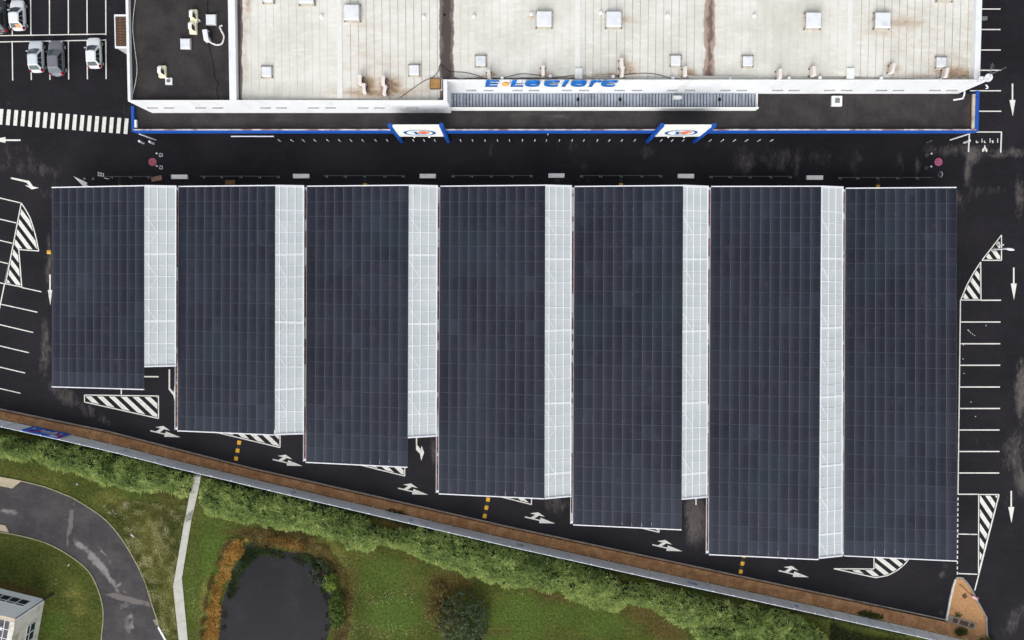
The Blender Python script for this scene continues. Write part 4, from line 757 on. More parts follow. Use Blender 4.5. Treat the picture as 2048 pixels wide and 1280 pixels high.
totem(784.5, 879, 800, 'left one of two white oval logo signs between blue posts', False); totem(1327.5, 1423.5, 1308, 'right one of two white oval logo signs between blue posts', True)
# ================================================================== STREET FURNITURE
def post_proto():
    r = thing('bollard', (0, 0, 0), 'white bollard', 'bollard'); MB().cyl((0, 0), .065, 0, 1.0, 10).build('shaft', STEELW, r, world=False); MB().cyl((0, 0), .09, 0, .03, 10).build('foot', DARKM, r, world=False); MB().cyl((0, 0), .066, 1.0, 1.05, 10, .03).build('cap', STEELW, r, world=False); return r
bp = post_proto(); used = False
BX = [558, 583, 606, 629.5, 655, 678.5, 701.5, 725, 751, 774, 826.5, 848, 869.5, 921, 945, 970, 995, 1019, 1045, 1070, 1093, 1119, 1144.5, 1168, 1195, 1219, 1244, 1270, 1323, 1345, 1367, 1421, 1445.5, 1469.5, 1494, 1519, 1544]
for i, x_ in enumerate(BX):
    q = P(x_, 280.3, .7); q.z = 0
    if i == 0: bp.location = q; o = bp
    else: o = dup(bp, q)
    o['group'] = 'white bollards in front of the shop'
    seg = ['left of the left logo sign', 'under the left logo sign', 'between the two logo signs', 'under the right logo sign', 'right of the right logo sign']
    if i < 10: s_, k, n = seg[0], i, 10
    elif i < 13: s_, k, n = seg[1], i - 10, 3
    elif i < 28: s_, k, n = seg[2], i - 13, 15
    elif i < 31: s_, k, n = seg[3], i - 28, 3
    else: s_, k, n = seg[4], i - 31, 6
    ords = ['first', 'second', 'third', 'fourth', 'fifth', 'sixth', 'seventh', 'eighth', 'ninth', 'tenth', 'eleventh', 'twelfth', 'thirteenth', 'fourteenth', 'fifteenth']
    o['label'] = f'{ords[k]} white bollard from the left, of the {n} {s_}'
for x_, y_, lab in ((282.5, 284, 'thick white post standing near the left shop corner'), (303, 285, 'thin white post right of the thick one, left shop corner'), (1934, 283, 'thick white post standing near the right shop corner'), (1858, 283, 'thin grey post left of the right shop corner'), (1096, 267.5, 'short white post close under the blue fascia, mid shopfront')):
    q = P(x_, y_, .6); q.z = 0; r = thing('post', q, lab, 'post'); rr = .14 if 'thick' in lab else .08; MB().cyl((0, 0), rr, 0, 1.1, 12).build('shaft', STEELW if 'grey' not in lab else STEELG, r, world=False); MB().cyl((0, 0), rr + .05, 0, .04, 12).build('foot', DARKM, r, world=False)
for x_, lab, s_ in ((293.5, 'slim white rail leaning out under the left shop corner', 1), (1921, 'slim white rail leaning out under the right shop corner', -1)):
    q = P(x_, 273, 1.5); MB().tube([(q.x - .5 * s_, q.y + .15, 2.2), (q.x + .35 * s_, q.y - .1, .02)], .09, 8).build('rail', STEELW, label=lab, cat='rail')
# sign posts with square feet beside the round markings
for x_, y_, lab in ((322, 310, 'white post on a square foot above the left red roundel'), (322.3, 335, 'white post on a square foot below the left red roundel'), (1853, 310.5, 'white post on a round foot above the right red roundel'), (1852.5, 336, 'white post on a round foot below the right red roundel')):
    q = P(x_, y_, 0); r = thing('foot_post', q, lab, 'post', 'small white posts by the red roundels'); MB().tube([(0, 0, 0), (0, 0, 1.0)], .05, 8).build('shaft', STEELG, r, world=False)
    MB().cyl((0, 0), .1, 1.0, 1.1, 10).build('cap', STEELW, r, world=False)
    f = MB(); 
    if x_ < 1000: [f.box((a * .17, b * .17, .03), (.34 if a == 0 else .08, .34 if b == 0 else .08, .06)) for a, b in ((0, 1), (0, -1), (1, 0), (-1, 0))]
    else: f.tube([(.17 * math.cos(a), .17 * math.sin(a), .03) for a in np.linspace(0, 6.283, 17)], .03, 5)
    f.build('foot', STEELW if x_ < 1000 else STEELG, r, world=False)
# white barrier blocks
BLK = mat('white_block', srgb(250, 249, 245), .6, .02, 2, dirt=srgb(226, 224, 218), dscale=3)
for (x_, y_), lab in zip(((358.5, 353.5), (602, 352), (855.5, 352), (1113, 351), (1372, 352), (1630, 355)), ('between the first and second carports', 'between the second and third carports', 'between the third and fourth carports', 'between the fourth and fifth carports', 'between the fifth and sixth carports', 'between the sixth and seventh carports')):
    q = P(x_, y_, .35); r = thing('barrier_block', (q.x, q.y, 0), 'long white block on the asphalt ' + lab, 'barrier block', 'long white blocks at the carport gaps')
    bevel(MB().box((0, 0, .22), (1.92, .5, .34)).build('body', BLK, r, world=False), .03); MB().box((0, 0, .03), (1.8, .44, .06)).build('plinth', mat('block_plinth', srgb(120, 118, 116), .8), r, world=False)
# barrier railings
RG = [((223, 261, 296), 355, (209, 303), 'above the leftmost carport'), ((407, 443, 481, 519, 556), 354.5, (399, 557), 'above the second carport'), ((653, 690, 729, 769, 806), 353.3, (647, 808), 'above the third carport'), ((906, 943, 982, 1024, 1062), 353, (903, 1063), 'above the fourth carport'), ((1163, 1201, 1242, 1283, 1321), 353, (1160, 1326), 'above the fifth carport'), ((1422, 1460, 1500, 1541, 1580), 354.7, (1419, 1584), 'above the sixth carport'), ((1680, 1715, 1755, 1795, 1834), 357, (1677, 1864), 'above the rightmost carport')]
RAILM = mat('railing_dark', srgb(58, 56, 60), .5, .1)
for xs, y_, (e0, e1), lab in RG:
    q0 = P(xs[0], y_, 0); r = thing('railing', (P((e0 + e1) / 2, y_, 0).x, q0.y, 0), 'low dark metal railing ' + lab, 'railing', 'low railings above the carports')
    A, B = P(e0, y_, .9), P(e1, y_, .9); Yr = q0.y; MB().tube([(A.x, Yr, .9), (B.x, Yr, .9)], .025, 6).build('rail', mat('rail_grey', srgb(110, 108, 110), .5), r); MB().tube([(A.x, Yr, .5), (B.x, Yr, .5)], .025, 6).build('rail', RAILM, r)
    for x_ in xs:
        q = P(x_, y_, 0); po = MB().tube([(q.x, Yr, 0), (q.x, Yr, .95)], .04, 6).build('post', RAILM, r)
        f = MB(); f.box((q.x - .02, Yr + .12, .03), (.32, .07, .06)); f.box((q.x + .12, Yr - .02, .03), (.07, .2, .06)); f.box((q.x - .1, Yr, .03), (.07, .14, .05)); f.build('foot_plate', mat('foot_plate', srgb(186, 186, 190), .5, .15, 8), po)
# low white rod, small grey squares, mirror
MB().tube([P(208.5, 356, .5), P(218, 358, .5)], .05, 6).build('rod', STEELW, label='short white rod beside the painted marks, above leftmost carport', cat='rod')
for x_, lab in ((169, 'left one of two small grey plates on the asphalt'), (186.5, 'right one of two small grey plates on the asphalt')): q = P(x_, 357.5, 0); MB().box((q.x, q.y, .02), (.26, .26, .04)).build('ground_plate', mat('plate_grey', srgb(120, 118, 120), .7), label=lab, cat='plate')
r = thing('traffic_mirror', P(1864, 353, 0), 'round white traffic mirror seen edge on by the last railing', 'mirror'); q = P(1864, 353, 0)
MB().tube([(q.x, q.y, 0), (q.x, q.y, 1.6)], .04, 6).build('post', RAILM, r); mb = MB()
mb.tube([(q.x + .02 + .1 * math.cos(a * .5), q.y + .32 * math.sin(a), 1.6 + .32 * math.cos(a)) for a in np.linspace(-3.14, 3.14, 21)], .035, 6); mb.build('rim', STEELW, r)
mb = MB(); mb.face([(q.x + .02, q.y + .3 * math.sin(a), 1.6 + .3 * math.cos(a)) for a in np.linspace(0, 6.283, 21)[:-1]]); mb.build('mirror', STEELG, r)
# brown boards
WD = mat('weathered_board', srgb(168, 132, 112), .8, .2, 5, dirt=srgb(112, 80, 64), dscale=5)
for x_, y_, rz_, w_, lab in ((313, 357, .2, 1.25, 'tilted pale brown wooden pallet right of the first railing'), (460, 365, 0, 1.15, 'brown wooden pallet between the second railing and carport')):
    q = P(x_, y_, .15); r = thing('pallet', (q.x, q.y, 0), lab, 'pallet', rz=rz_)
    m_ = WD if rz_ else mat('dark_board', srgb(128, 96, 62), .8, .15, 5); s_ = MB()
    for k in range(5): s_.box((0, -.22 + k * .11, .13), (w_, .095, .03))
    s_.build('deck_boards', m_, r, world=False)
    for k in (-1, 0, 1): MB().box((k * (w_ / 2 - .08), 0, .06), (.1, .5, .11)).build('bearer', m_, r, world=False)
# speed bumps
YEL = mat('yellow_rubber', srgb(228, 172, 50), .6, .08, 4, dirt=srgb(176, 136, 50), dscale=4, dlo=.55)
RUB = mat('rubber_black', srgb(44, 44, 44), .7, .1)
def bump(a, b, n, lab, cap=False):
    A, B = P(*a), P(*b); d = (B - A) / n; L = d.length; u = d.normalized(); s_ = Vector((-u.y, u.x, 0)); r = thing('speed_bump', (A + B) / 2, lab, 'speed bump', 'yellow and black speed bumps')
    for k in range(n):
        p0, p1 = A + d * k + u * .006, A + d * (k + 1) - u * .006; yel = (k % 2 == (1 if cap else 0)); hw = .23; g = MB(); pf = [(-hw, 0), (-hw * .6, .045), (0, .06), (hw * .6, .045), (hw, 0)]
        hw2 = hw * (.85 if not yel else 1)
        ra = [p0 + s_ * x_ * (hw2 / hw) + Vector((0, 0, z_ + .006)) for x_, z_ in pf]; rb_ = [p1 + s_ * x_ * (hw2 / hw) + Vector((0, 0, z_ + .006)) for x_, z_ in pf]
        for i in range(4): g.face([ra[i], ra[i + 1], rb_[i + 1], rb_[i]])
        g.face(ra[::-1]); g.face(rb_); g.build('bump_block', YEL if yel else RUB, r)
bump((479, 881), (471.5, 921), 5, 'yellow and black speed bump below the second carport'); bump((977, 994.5), (968.7, 1036), 5, 'yellow and black speed bump below the fourth carport'); bump((1489, 1107), (1480.7, 1147), 5, 'yellow and black speed bump below the sixth carport')
for x_, y_, lab in ((240, 355, 'dark speed bump end poking out above the leftmost carport'), (730, 357, 'speed bump end with yellow block above the third carport'), (1242, 357, 'speed bump end with yellow block above the fifth carport'), (1756, 360, 'speed bump end with yellow block above the rightmost carport')): bump((x_, y_), (x_, y_ + (48 if 'yellow' in lab else 75)), 5, lab, True)
bump((94, 504), (151, 506), 7, 'speed bump with a yellow block poking out left of the carports')
# grey pole of double street lamp at right
def lamp():
    q = P(1988, 499, 0); r = thing('street_lamp', q, 'tall white street lamp with two heads beside the right hatched marking', 'street lamp')
    MB().tube([(q.x, q.y, 0), (q.x, q.y, 2.35)], .1, 10, .085).build('pole', STEELW, r); h0 = P(2021, 498.5, 2.6)
    MB().tube([(q.x, q.y, 2.3), (q.x + .1, q.y + .03, 2.5), (h0.x - .3, h0.y, 2.58)], .04, 8).build('arm', STEELG, r)
    h = MB(); el = [(math.cos(a), math.sin(a)) for a in np.linspace(0, 6.283, 17)[:-1]]
    h.hull([(h0.x + .52 * u, h0.y + .16 * v - .07 * u, 2.54) for u, v in el], [(h0.x + .42 * u, h0.y + .09 * v - .07 * u, 2.68) for u, v in el]); h.build('lamp_head', STEELW, r)
    MB().box((q.x, q.y, .04), (.4, .4, .08)).build('base_plate', STEELG, r)
lamp()
for x_, y_, lab in ((1988, 500, 'thick white post standing on the hatched marking by the lamp'), (2002, 490, 'small white post at the hatched marking point')):
    if 'thick' in lab: continue
    q = P(x_, y_, .5); r = thing('post', (q.x, q.y, 0), lab, 'post'); MB().cyl((0, 0), .09, 0, .9, 10).build('shaft', STEELW, r, world=False); MB().cyl((0, 0), .13, 0, .04, 10).build('foot', DARKM, r, world=False)
# items on the island
q = P(1929, 1192, .05); MB().box((q.x, q.y, .08), (.5, .5, .05), .5).build('manhole_cover', mat('manhole', srgb(96, 66, 56), .8), label='small square rusty manhole cover on the sandy island', cat='manhole cover')
c1, c2, c3, c4 = P(1896, 1228), P(1953, 1246), P(1947, 1258), P(1892, 1243)
r = thing('drain_slab', (c1 + c3) / 2, 'grey concrete drain slab with dark recesses on the sandy island', 'drain')
MB().prism([c1, c2, c3, c4], .03, .12).build('slab', mat('old_concrete', srgb(140, 128, 114), .9, .15, 4, dirt=srgb(90, 78, 68), dscale=3), r)
for f0, f1 in ((.2, .36), (.44, .74), (.8, .93)):
    pa = [c1.lerp(c2, f0).lerp(c4.lerp(c3, f0), .2), c1.lerp(c2, f1).lerp(c4.lerp(c3, f1), .2), c1.lerp(c2, f1).lerp(c4.lerp(c3, f1), .8), c1.lerp(c2, f0).lerp(c4.lerp(c3, f0), .8)]
    MB().prism(pa, .1, .135).build('recess', mat('recess', srgb(82, 64, 60), .8, .15, 4), r)
a0, a1 = P(1918, 1168, 0), P(1946, 1194, 0); r = thing('road_sign', P(1950, 1194, 0), 'small red and white sign lying at the island edge', 'road sign')
MB().tube([(a0.x, a0.y, .12), (a1.x, a1.y, .14)], .03, 6).build('pole', mat('rusty_pole', srgb(110, 84, 60), .7), r)
s0 = P(1948, 1194, 0); mb = MB(); mb.box((s0.x, s0.y, .22), (.75, .3, .04), -.45); mb.cur = 1; mb.box((s0.x - .03, s0.y + .1, .245), (.7, .06, .03), -.45); mb.cur = 1; mb.box((s0.x + .2, s0.y - .06, .245), (.3, .06, .03), -.45); mb.build('plate', [mat('pink_white', srgb(222, 200, 210), .5), mat('sign_red', srgb(160, 50, 80), .5)], r)
# litter in the grass and on the bays
def litter(px, py, n, spread, lab, nm='paper_scrap', m=None, s_=.3):
    g = MB(); q = P(px, py, .03)
    for k in range(n): a = random.uniform(0, 6.28); rr = random.uniform(0, spread); w_ = random.uniform(.5, 1) * s_; g.hull(*[[(q.x + rr * math.cos(a) + w_ * e * math.cos(a2 + j * 1.57 + .3 * j * j), q.y + rr * math.sin(a) + w_ * e * math.sin(a2 + j * 1.57), z_) for j in range(4)] for a2 in [random.uniform(0, 1.5)] for e, z_ in ((.6, .02), (.5, .07))])
    g.build(nm, m or STEELW, label=lab, cat='litter')
litter(226, 1023, 6, .45, 'white litter pile on the grass beside the road bend'); litter(249, 1008, 3, .2, 'small white scrap on grass above the litter pile', s_=.2); litter(154, 969, 2, .15, 'white scrap on grass near the hedge, above the road'); litter(136, 1132, 3, .2, 'white scrap on the grass inside the road bend', s_=.2); litter(490, 1082, 2, .3, 'white strip of litter at the top of the pond reeds', s_=.2)
q = P(265, 1071, .05); MB().box((q.x, q.y, .1), (.5, .12, .1), -.7).build('marker_stone', STEELW, label='short white marker lying by the outer road kerb', cat='marker'); 
litter(870, 1169, 1, .1, 'single white scrap on brown grass by the dark bush', s_=.2); litter(1045, 1187, 1, .1, 'white scrap on lawn just below the hedge, right of bush', s_=.22)
g = MB()
for x_, y_ in ((1938, 662), (1945, 668), (1949, 671), (1972, 651), (1926, 718), (1928, 747), (1942, 804), (1951, 833), (1927, 690), (1936, 660), (1941, 665)): q = P(x_, y_, .02); g.cyl((q.x, q.y), .06, .008, .03, 6)
g.build('crumbs', STEELW, label='sprinkle of white crumbs on the right hand parking bays', cat='litter', kind='stuff')
# right kerb wedge and white ramp at lower left road
MB().prism(W([(316, 1255), (318, 1252), (335, 1282), (332, 1284)]), .0, .12).build('kerb', STEELW, kind='structure')
# ================================================================== FENCE
FX = [-80, -42, -4, 34.5, 72, 109, 146, 185, 222, 258.5, 294, 332.5, 369, 404, 440, 479, 515, 553, 592, 631, 669, 707.5, 746.5, 785, 823, 862.5, 902, 941.5, 981, 1020, 1059, 1098.5, 1138, 1178, 1217, 1257, 1296.5, 1336, 1375, 1414.5, 1453.5, 1493, 1533, 1572, 1612, 1651.5, 1692, 1732, 1772, 1812, 1852, 1892, 1932, 1972]
fy = lambda x: float(np.interp(x, [p[0] for p in FBASE], [p[1] for p in FBASE]))
FZ = 2.65; FENP = mat('fence_panel', srgb(224, 232, 240), .5, .04, .7, .3, dirt=srgb(184, 192, 202), dscale=.6)
fr_ = thing('fence', P(900, 1049, 0), 'long pale grey panel fence between mulch bed and hedge', 'fence')
pts = [P(x_, fy(x_) + .5, 0) for x_ in FX]
for i, p in enumerate(pts):
    MB().tube([(p.x, p.y + .02, 0), (p.x, p.y + .02, FZ + .06)], .065, 6).build('fence_post', STEELW, fr_)
    if i + 1 < len(pts):
        b_ = pts[i + 1]; MB().beam((p.x, p.y - .06, FZ / 2 + .05), (b_.x, b_.y - .06, FZ / 2 + .05), .05, FZ - .1).build('fence_panel', FENP, fr_)
# advertising banner on the fence
i0 = 4; A = pts[4] + Vector((0, .08, 0)); B = pts[6] + Vector((0, .08, 0)); u = (B - A); A = A - u * .02
r = thing('banner', (A + B) / 2, 'blue and red advertising banner hung on the fence at far left', 'banner'); nrm_ = Vector((-u.y, u.x, 0)).normalized(); nrm_ = nrm_ if nrm_.y > 0 else -nrm_
bp3 = lambda s_, z_, o_=0: A + u * s_ + nrm_ * o_ + Vector((0, 0, z_))
mb = MB(); mb.cur = 0
BC = [mat('banner_blue', srgb(34, 104, 205), .5, .2, 1.5), mat('banner_red', srgb(176, 40, 80), .5, .1), mat('banner_pale', srgb(210, 224, 240), .5, .05), mat('banner_yellow', srgb(200, 204, 150), .5, .1), mat('banner_navy', srgb(40, 60, 170), .5, .1)]
mb.hull([bp3(0, .2), bp3(1, .2), bp3(1, .2, .03), bp3(0, .2, .03)], [bp3(0, FZ), bp3(1, FZ), bp3(1, FZ, .03), bp3(0, FZ, .03)]); mb.build('sheet', BC[0], r)
mb = MB()
def bq(ci, s0, s1, z0, z1, sk=.0, o_=.034): mb.cur = ci; mb.face([bp3(s1, z0, o_), bp3(s0, z0, o_), bp3(s0 + sk, z1, o_), bp3(s1 + sk, z1, o_)])
bq(2, .72, .92, 2.0, 2.6); bq(1, .9, .99, 1.6, 2.6); bq(1, .12, .35, 2.3, 2.6); bq(4, .3, .6, .3, .7); bq(2, .1, .17, .9, 1.3); bq(1, .3, .4, 1.4, 2.0); bq(2, .82, .86, .8, 1.3)
for k in range(9): bq(2 if k % 3 else 3, .34 + k * .045, .37 + k * .045, 1.0 + .05 * (k % 2), 1.55, .01, .038)
for k in range(7): bq(3 if k % 2 else 2, .42 + k * .04, .447 + k * .04, 1.65, 2.0, .01, .038)
for k in range(10): x_ = random.random() * .9; bq(random.choice([1, 2, 4, 4]), x_, x_ + .05, random.uniform(.3, 2.2), random.uniform(.6, 2.5), 0, .036)
mb.build('graphics', BC, r)
for x_, lab, m_, w_ in ((590, 'small blue sticker high on the fence, left one', mat('sticker_blue', srgb(120, 160, 200), .5), .5), (821, 'small blue sticker on the middle of the fence', mat('sticker_blue', srgb(120, 160, 200), .5), .5), (1034, 'green square sign fixed to the fence', mat('sticker_green', srgb(70, 160, 130), .5), .75), (1372, 'blue rectangular sign fixed to the fence toward the right', mat('sticker_mid', srgb(90, 130, 180), .5), 1.0), (1581, 'small blue sticker on the fence toward its right end', mat('sticker_blue', srgb(120, 160, 200), .5), .4), (326, 'small bluish sticker on the fence left of the path', mat('sticker_blue', srgb(120, 160, 200), .5), .45)):
    p = P(x_, fy(x_) + .5, 0); p2 = P(x_ + 10, fy(x_ + 10) + .5, 0); d = (p2 - p).normalized(); o_ = Vector((-d.y, d.x, 0)) * .03
    g = MB(); g.beam(p + o_ + Vector((0, 0, 1.5)), p + d * w_ + o_ + Vector((0, 0, 1.5)), .03, .55); g.cur = 1; g.beam(p + d * .08 + o_ * 1.6 + Vector((0, 0, 1.5)), p + d * (w_ - .08) + o_ * 1.6 + Vector((0, 0, 1.5)), .02, .25); g.build('fence_sign', [m_, mat('sticker_pale', srgb(190, 205, 215), .5)], label=lab, cat='sign')
# ================================================================== FOLIAGE
def foliage_mat(name, dark, mid, light, rough=.6, trans=.25):
    t = NT(name); a = t.attr('tint'); c = t.mix(t.ramp(a, 0, .5, False), dark, mid); c = t.mix(t.ramp(a, .5, 1, False), c, light); c = t.mix(t.math('MULTIPLY', t.ramp(t.noise(.35, 3), .4, .7), .3), c, sc(mid, .75))
    t.fin(c, rough, .2)
    tr = t.n('ShaderNodeBsdfTranslucent'); t.lk(c, tr.inputs[0]); mx = t.n('ShaderNodeMixShader'); mx.inputs[0].default_value = trans; t.lk(t.b.outputs[0], mx.inputs[1]); t.lk(tr.outputs[0], mx.inputs[2]); t.lk(mx.outputs[0], t.out.inputs[0]); return t.m
def blades(name, C, D, L, Wd, tint, m, parent=None, N_=None, **tags):
    n = len(C); D = D / np.linalg.norm(D, axis=1, keepdims=True); up = np.array([0, 0, 1.0]) + rng.normal(0, .45, (n, 3)); Sd = np.cross(D, up); Sd /= np.linalg.norm(Sd, axis=1, keepdims=True) + 1e-9
    v = np.empty((n, 4, 3)); v[:, 0] = C; v[:, 1] = C + D * L[:, None] * .45 + Sd * Wd[:, None] / 2; v[:, 2] = C + D * L[:, None]; v[:, 3] = C + D * L[:, None] * .45 - Sd * Wd[:, None] / 2
    v[:, 2, 2] -= L * .12
    off = wl(parent) if parent is not None else Vector((0, 0, 0)); v -= np.array(off)
    me = bpy.data.meshes.new(name); me.vertices.add(n * 4); me.vertices.foreach_set('co', v.ravel()); me.loops.add(n * 4); me.loops.foreach_set('vertex_index', np.arange(n * 4)); me.polygons.add(n); me.polygons.foreach_set('loop_start', np.arange(n) * 4)
    me.update(calc_edges=True); me.materials.append(m); at = me.attributes.new('tint', 'FLOAT', 'FACE'); at.data.foreach_set('value', np.clip(tint, 0, 1).astype(np.float32)); me.validate()
    o = bpy.data.objects.new(name, me); COL.objects.link(o)
    if parent is not None: o.parent = parent; KID.setdefault(parent.name, []).append(o)
    return put(o, **tags)
def sample(poly, n):
    xs = [p[0] for p in poly]; ys = [p[1] for p in poly]; X = np.empty(0); Y = np.empty(0)
    while len(X) < n:
        x = rng.uniform(min(xs), max(xs), n); y = rng.uniform(min(ys), max(ys), n); k = inside(poly, x, y); X = np.append(X, x[k]); Y = np.append(Y, y[k])
    return X[:n], Y[:n]
def area(poly): return abs(sum(poly[i][0] * poly[(i + 1) % len(poly)][1] - poly[(i + 1) % len(poly)][0] * poly[i][1] for i in range(len(poly)))) / 2
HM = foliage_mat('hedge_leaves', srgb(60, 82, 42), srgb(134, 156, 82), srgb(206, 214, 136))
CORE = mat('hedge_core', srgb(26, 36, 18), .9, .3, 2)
def hedge(pxs, lab, H=2.3, dens=34):
    nn = 7 if H < 2.4 else 16; pxs = [(a, b) if i < nn else (a, b + 7) for i, (a, b) in enumerate(pxs)]
    poly = [tuple(P(a, b, H * .8)[:2]) for a, b in pxs]; ar = area(poly); cx = sum(p[0] for p in poly) / len(poly); cy = sum(p[1] for p in poly) / len(poly)
    r = thing('hedge', (cx, cy, 0), lab, 'hedge')
    ef = lambda x, y: np.maximum(0, edist(poly, x, y) - .75 * vnoise(x, y, .9, 31) + .1)
    hgt = lambda x, y: H * (1 - np.exp(-ef(x, y) / .5)) * (.72 + .45 * vnoise(x, y, 1.4, 3)) + np.minimum(1, ef(x, y) * 2) * (.45 * vnoise(x, y, .38, 4) - .2)
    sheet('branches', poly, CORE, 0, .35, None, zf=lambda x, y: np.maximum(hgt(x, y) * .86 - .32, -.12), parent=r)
    n = int(ar * dens); x, y = sample(poly, n); k_ = ef(x, y) > .02; x, y = x[k_], y[k_]; n = len(x); z = hgt(x, y) + rng.normal(0, .1, n); ed = edist(poly, x, y)
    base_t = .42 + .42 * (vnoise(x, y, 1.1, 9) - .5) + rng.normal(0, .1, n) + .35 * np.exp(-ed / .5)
    k = 7; X = np.repeat(x, k); Y = np.repeat(y, k); Z = np.repeat(z, k); ang = np.tile(np.arange(k) * 2 * math.pi / k, n) + np.repeat(rng.uniform(0, 6.28, n), k) + rng.normal(0, .35, n * k)
    tilt = np.abs(rng.normal(.25, .35, n * k)); D = np.column_stack([np.cos(ang), np.sin(ang), tilt]); C = np.column_stack([X + rng.normal(0, .05, n * k), Y + rng.normal(0, .05, n * k), Z - .12 * rng.random(n * k)])
    L = rng.uniform(.2, .42, n * k); Wd = L * rng.uniform(.18, .28, n * k)
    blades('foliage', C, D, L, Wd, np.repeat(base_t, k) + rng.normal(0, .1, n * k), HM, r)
    # upright and side sprays to give a broken outline
    n2 = n // 2; x, y = sample(poly, n2 * 3); e = ef(x, y); e = np.where(e < .03, 9, e); s_ = np.argsort(e)[:n2]; x, y = x[s_], y[s_]; z = rng.uniform(.2, 1, n2) * hgt(x, y) + .1
    ang = rng.uniform(0, 6.28, n2); D = np.column_stack([np.cos(ang), np.sin(ang), rng.normal(.1, .4, n2)]); L = rng.uniform(.3, .65, n2)
    blades('side_sprays', np.column_stack([x, y, z]), D, L, L * .2, rng.normal(.62, .15, n2), HM, r)
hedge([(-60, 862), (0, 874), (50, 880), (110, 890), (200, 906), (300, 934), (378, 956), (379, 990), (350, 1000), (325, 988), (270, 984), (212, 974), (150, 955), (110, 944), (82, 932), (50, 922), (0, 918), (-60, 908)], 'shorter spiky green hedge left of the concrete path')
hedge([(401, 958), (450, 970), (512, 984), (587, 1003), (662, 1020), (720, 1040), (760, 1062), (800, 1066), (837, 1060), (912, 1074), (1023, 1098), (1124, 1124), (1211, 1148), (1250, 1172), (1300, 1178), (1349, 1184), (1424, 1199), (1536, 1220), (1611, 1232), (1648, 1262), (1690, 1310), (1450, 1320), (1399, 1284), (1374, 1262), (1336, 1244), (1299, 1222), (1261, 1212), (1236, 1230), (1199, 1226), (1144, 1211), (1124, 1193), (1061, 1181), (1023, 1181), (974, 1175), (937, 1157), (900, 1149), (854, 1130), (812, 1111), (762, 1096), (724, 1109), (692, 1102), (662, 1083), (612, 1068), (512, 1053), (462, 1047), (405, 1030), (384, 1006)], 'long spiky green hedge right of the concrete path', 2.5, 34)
# lower growth by the right end of the fence
LOW = foliage_mat('low_shoots', srgb(34, 50, 22), srgb(62, 84, 32), srgb(100, 120, 50))
def tuft(px, py, rx_, ry_, n, lab, m=LOW, nm='shrub', cat='shrub', h=.6, leaf=(.12, .3), rot=0, wide=.4, kind=None, tint=.5):
    c0 = P(px, py, 0); a = rng.uniform(0, 6.28, n); rr = np.sqrt(rng.random(n)); u, v = rr * np.cos(a) * rx_, rr * np.sin(a) * ry_; co, si = math.cos(rot), math.sin(rot); x, y = c0.x + u * co - v * si, c0.y + u * si + v * co
    z = h * np.sqrt(np.clip(1 - rr ** 2, 0, 1)) * (.6 + .7 * vnoise(x, y, .6, 5)) * rng.uniform(.75, 1, n) + .03; ang = rng.uniform(0, 6.28, n); D = np.column_stack([np.cos(ang), np.sin(ang), np.abs(rng.normal(.4, .4, n))]); L = rng.uniform(*leaf, n)
    tn = tint + .5 * (vnoise(x, y, .7, 8) - .5) + rng.normal(0, .15, n)
    if kind == 'stuff': return blades(nm, np.column_stack([x, y, z]), D, L, L * wide, tn, m, None, label=lab, cat=cat, kind=kind)
    r = thing(nm, c0, lab, cat); blades('foliage', np.column_stack([x, y, z]), D, L, L * wide, tn, m, r)
    s_ = MB()
    for k in range(7): q_ = 2 * math.pi * k / 7; s_.tube([c0 + Vector((0, 0, -.02)), c0 + Vector((rx_ * .3 * math.cos(q_), ry_ * .3 * math.sin(q_), h * .35)), c0 + Vector((rx_ * .65 * math.cos(q_ + .2), ry_ * .65 * math.sin(q_ + .2), h * .62))], .05 * min(1, rx_), 5, .012)
    s_.build('stems', mat('bark', srgb(70, 56, 44), .9, .2), r); return r
tuft(792, 1025, 1.3, .35, 260, 'flat green weed patch on the mulch against the fence, mid frame', nm='weed_patch', cat='weeds', h=.3, rot=-.25)
tuft(1740, 1229, 1.6, .4, 400, 'green weed patch on the mulch left of the sandy island', nm='weed_patch', cat='weeds', h=.35, rot=-.2)
tuft(1921, 1262, .8, .5, 300, 'bright green weed clump at the foot of the drain slab', nm='weed_patch', cat='weeds', h=.4); tuft(1972, 1283, 1.1, .6, 500, 'dark green shrub at the lower corner of the island', h=.6)
tuft(1914, 1229, .4, .2, 60, 'tiny green weeds above the drain slab', nm='weed_patch', cat='weeds', h=.2)
UND = foliage_mat('undergrowth', srgb(24, 30, 14), srgb(44, 54, 24), srgb(70, 78, 34))
g_pts = [(1660, 1245), (1700, 1262), (1750, 1275), (1800, 1280), (1860, 1290), (1900, 1320), (1660, 1330)]
poly = [tuple(P(a, b)[:2]) for a, b in g_pts]; x, y = sample(poly, 9000); D = rng.normal(0, 1, (9000, 3)); D[:, 2] = np.abs(D[:, 2]); L = rng.uniform(.15, .35, 9000)
blades('undergrowth', np.column_stack([x, y, rng.uniform(.02, .5, 9000)]), D, L, L * .35, rng.normal(.4, .2, 9000), UND, None, label='dark low undergrowth below the right end of the fence', cat='undergrowth', kind='stuff')
poly = [tuple(P(a, b)[:2]) for a, b in FBASE[1:-2]] + [tuple(P(a, b + 16)[:2]) for a, b in FBASE[1:-2]][::-1]; x, y = sample(poly, 16000); D = rng.normal(0, 1, (16000, 3)); D[:, 2] = np.abs(D[:, 2]) * .7; L = rng.uniform(.12, .3, 16000)
blades('undergrowth', np.column_stack([x, y - .35, rng.uniform(.01, .35, 16000)]), D, L, L * .35, rng.normal(.3, .2, 16000), UND, None, label='dark strip of low growth between the fence and the hedges', cat='undergrowth', kind='stuff')
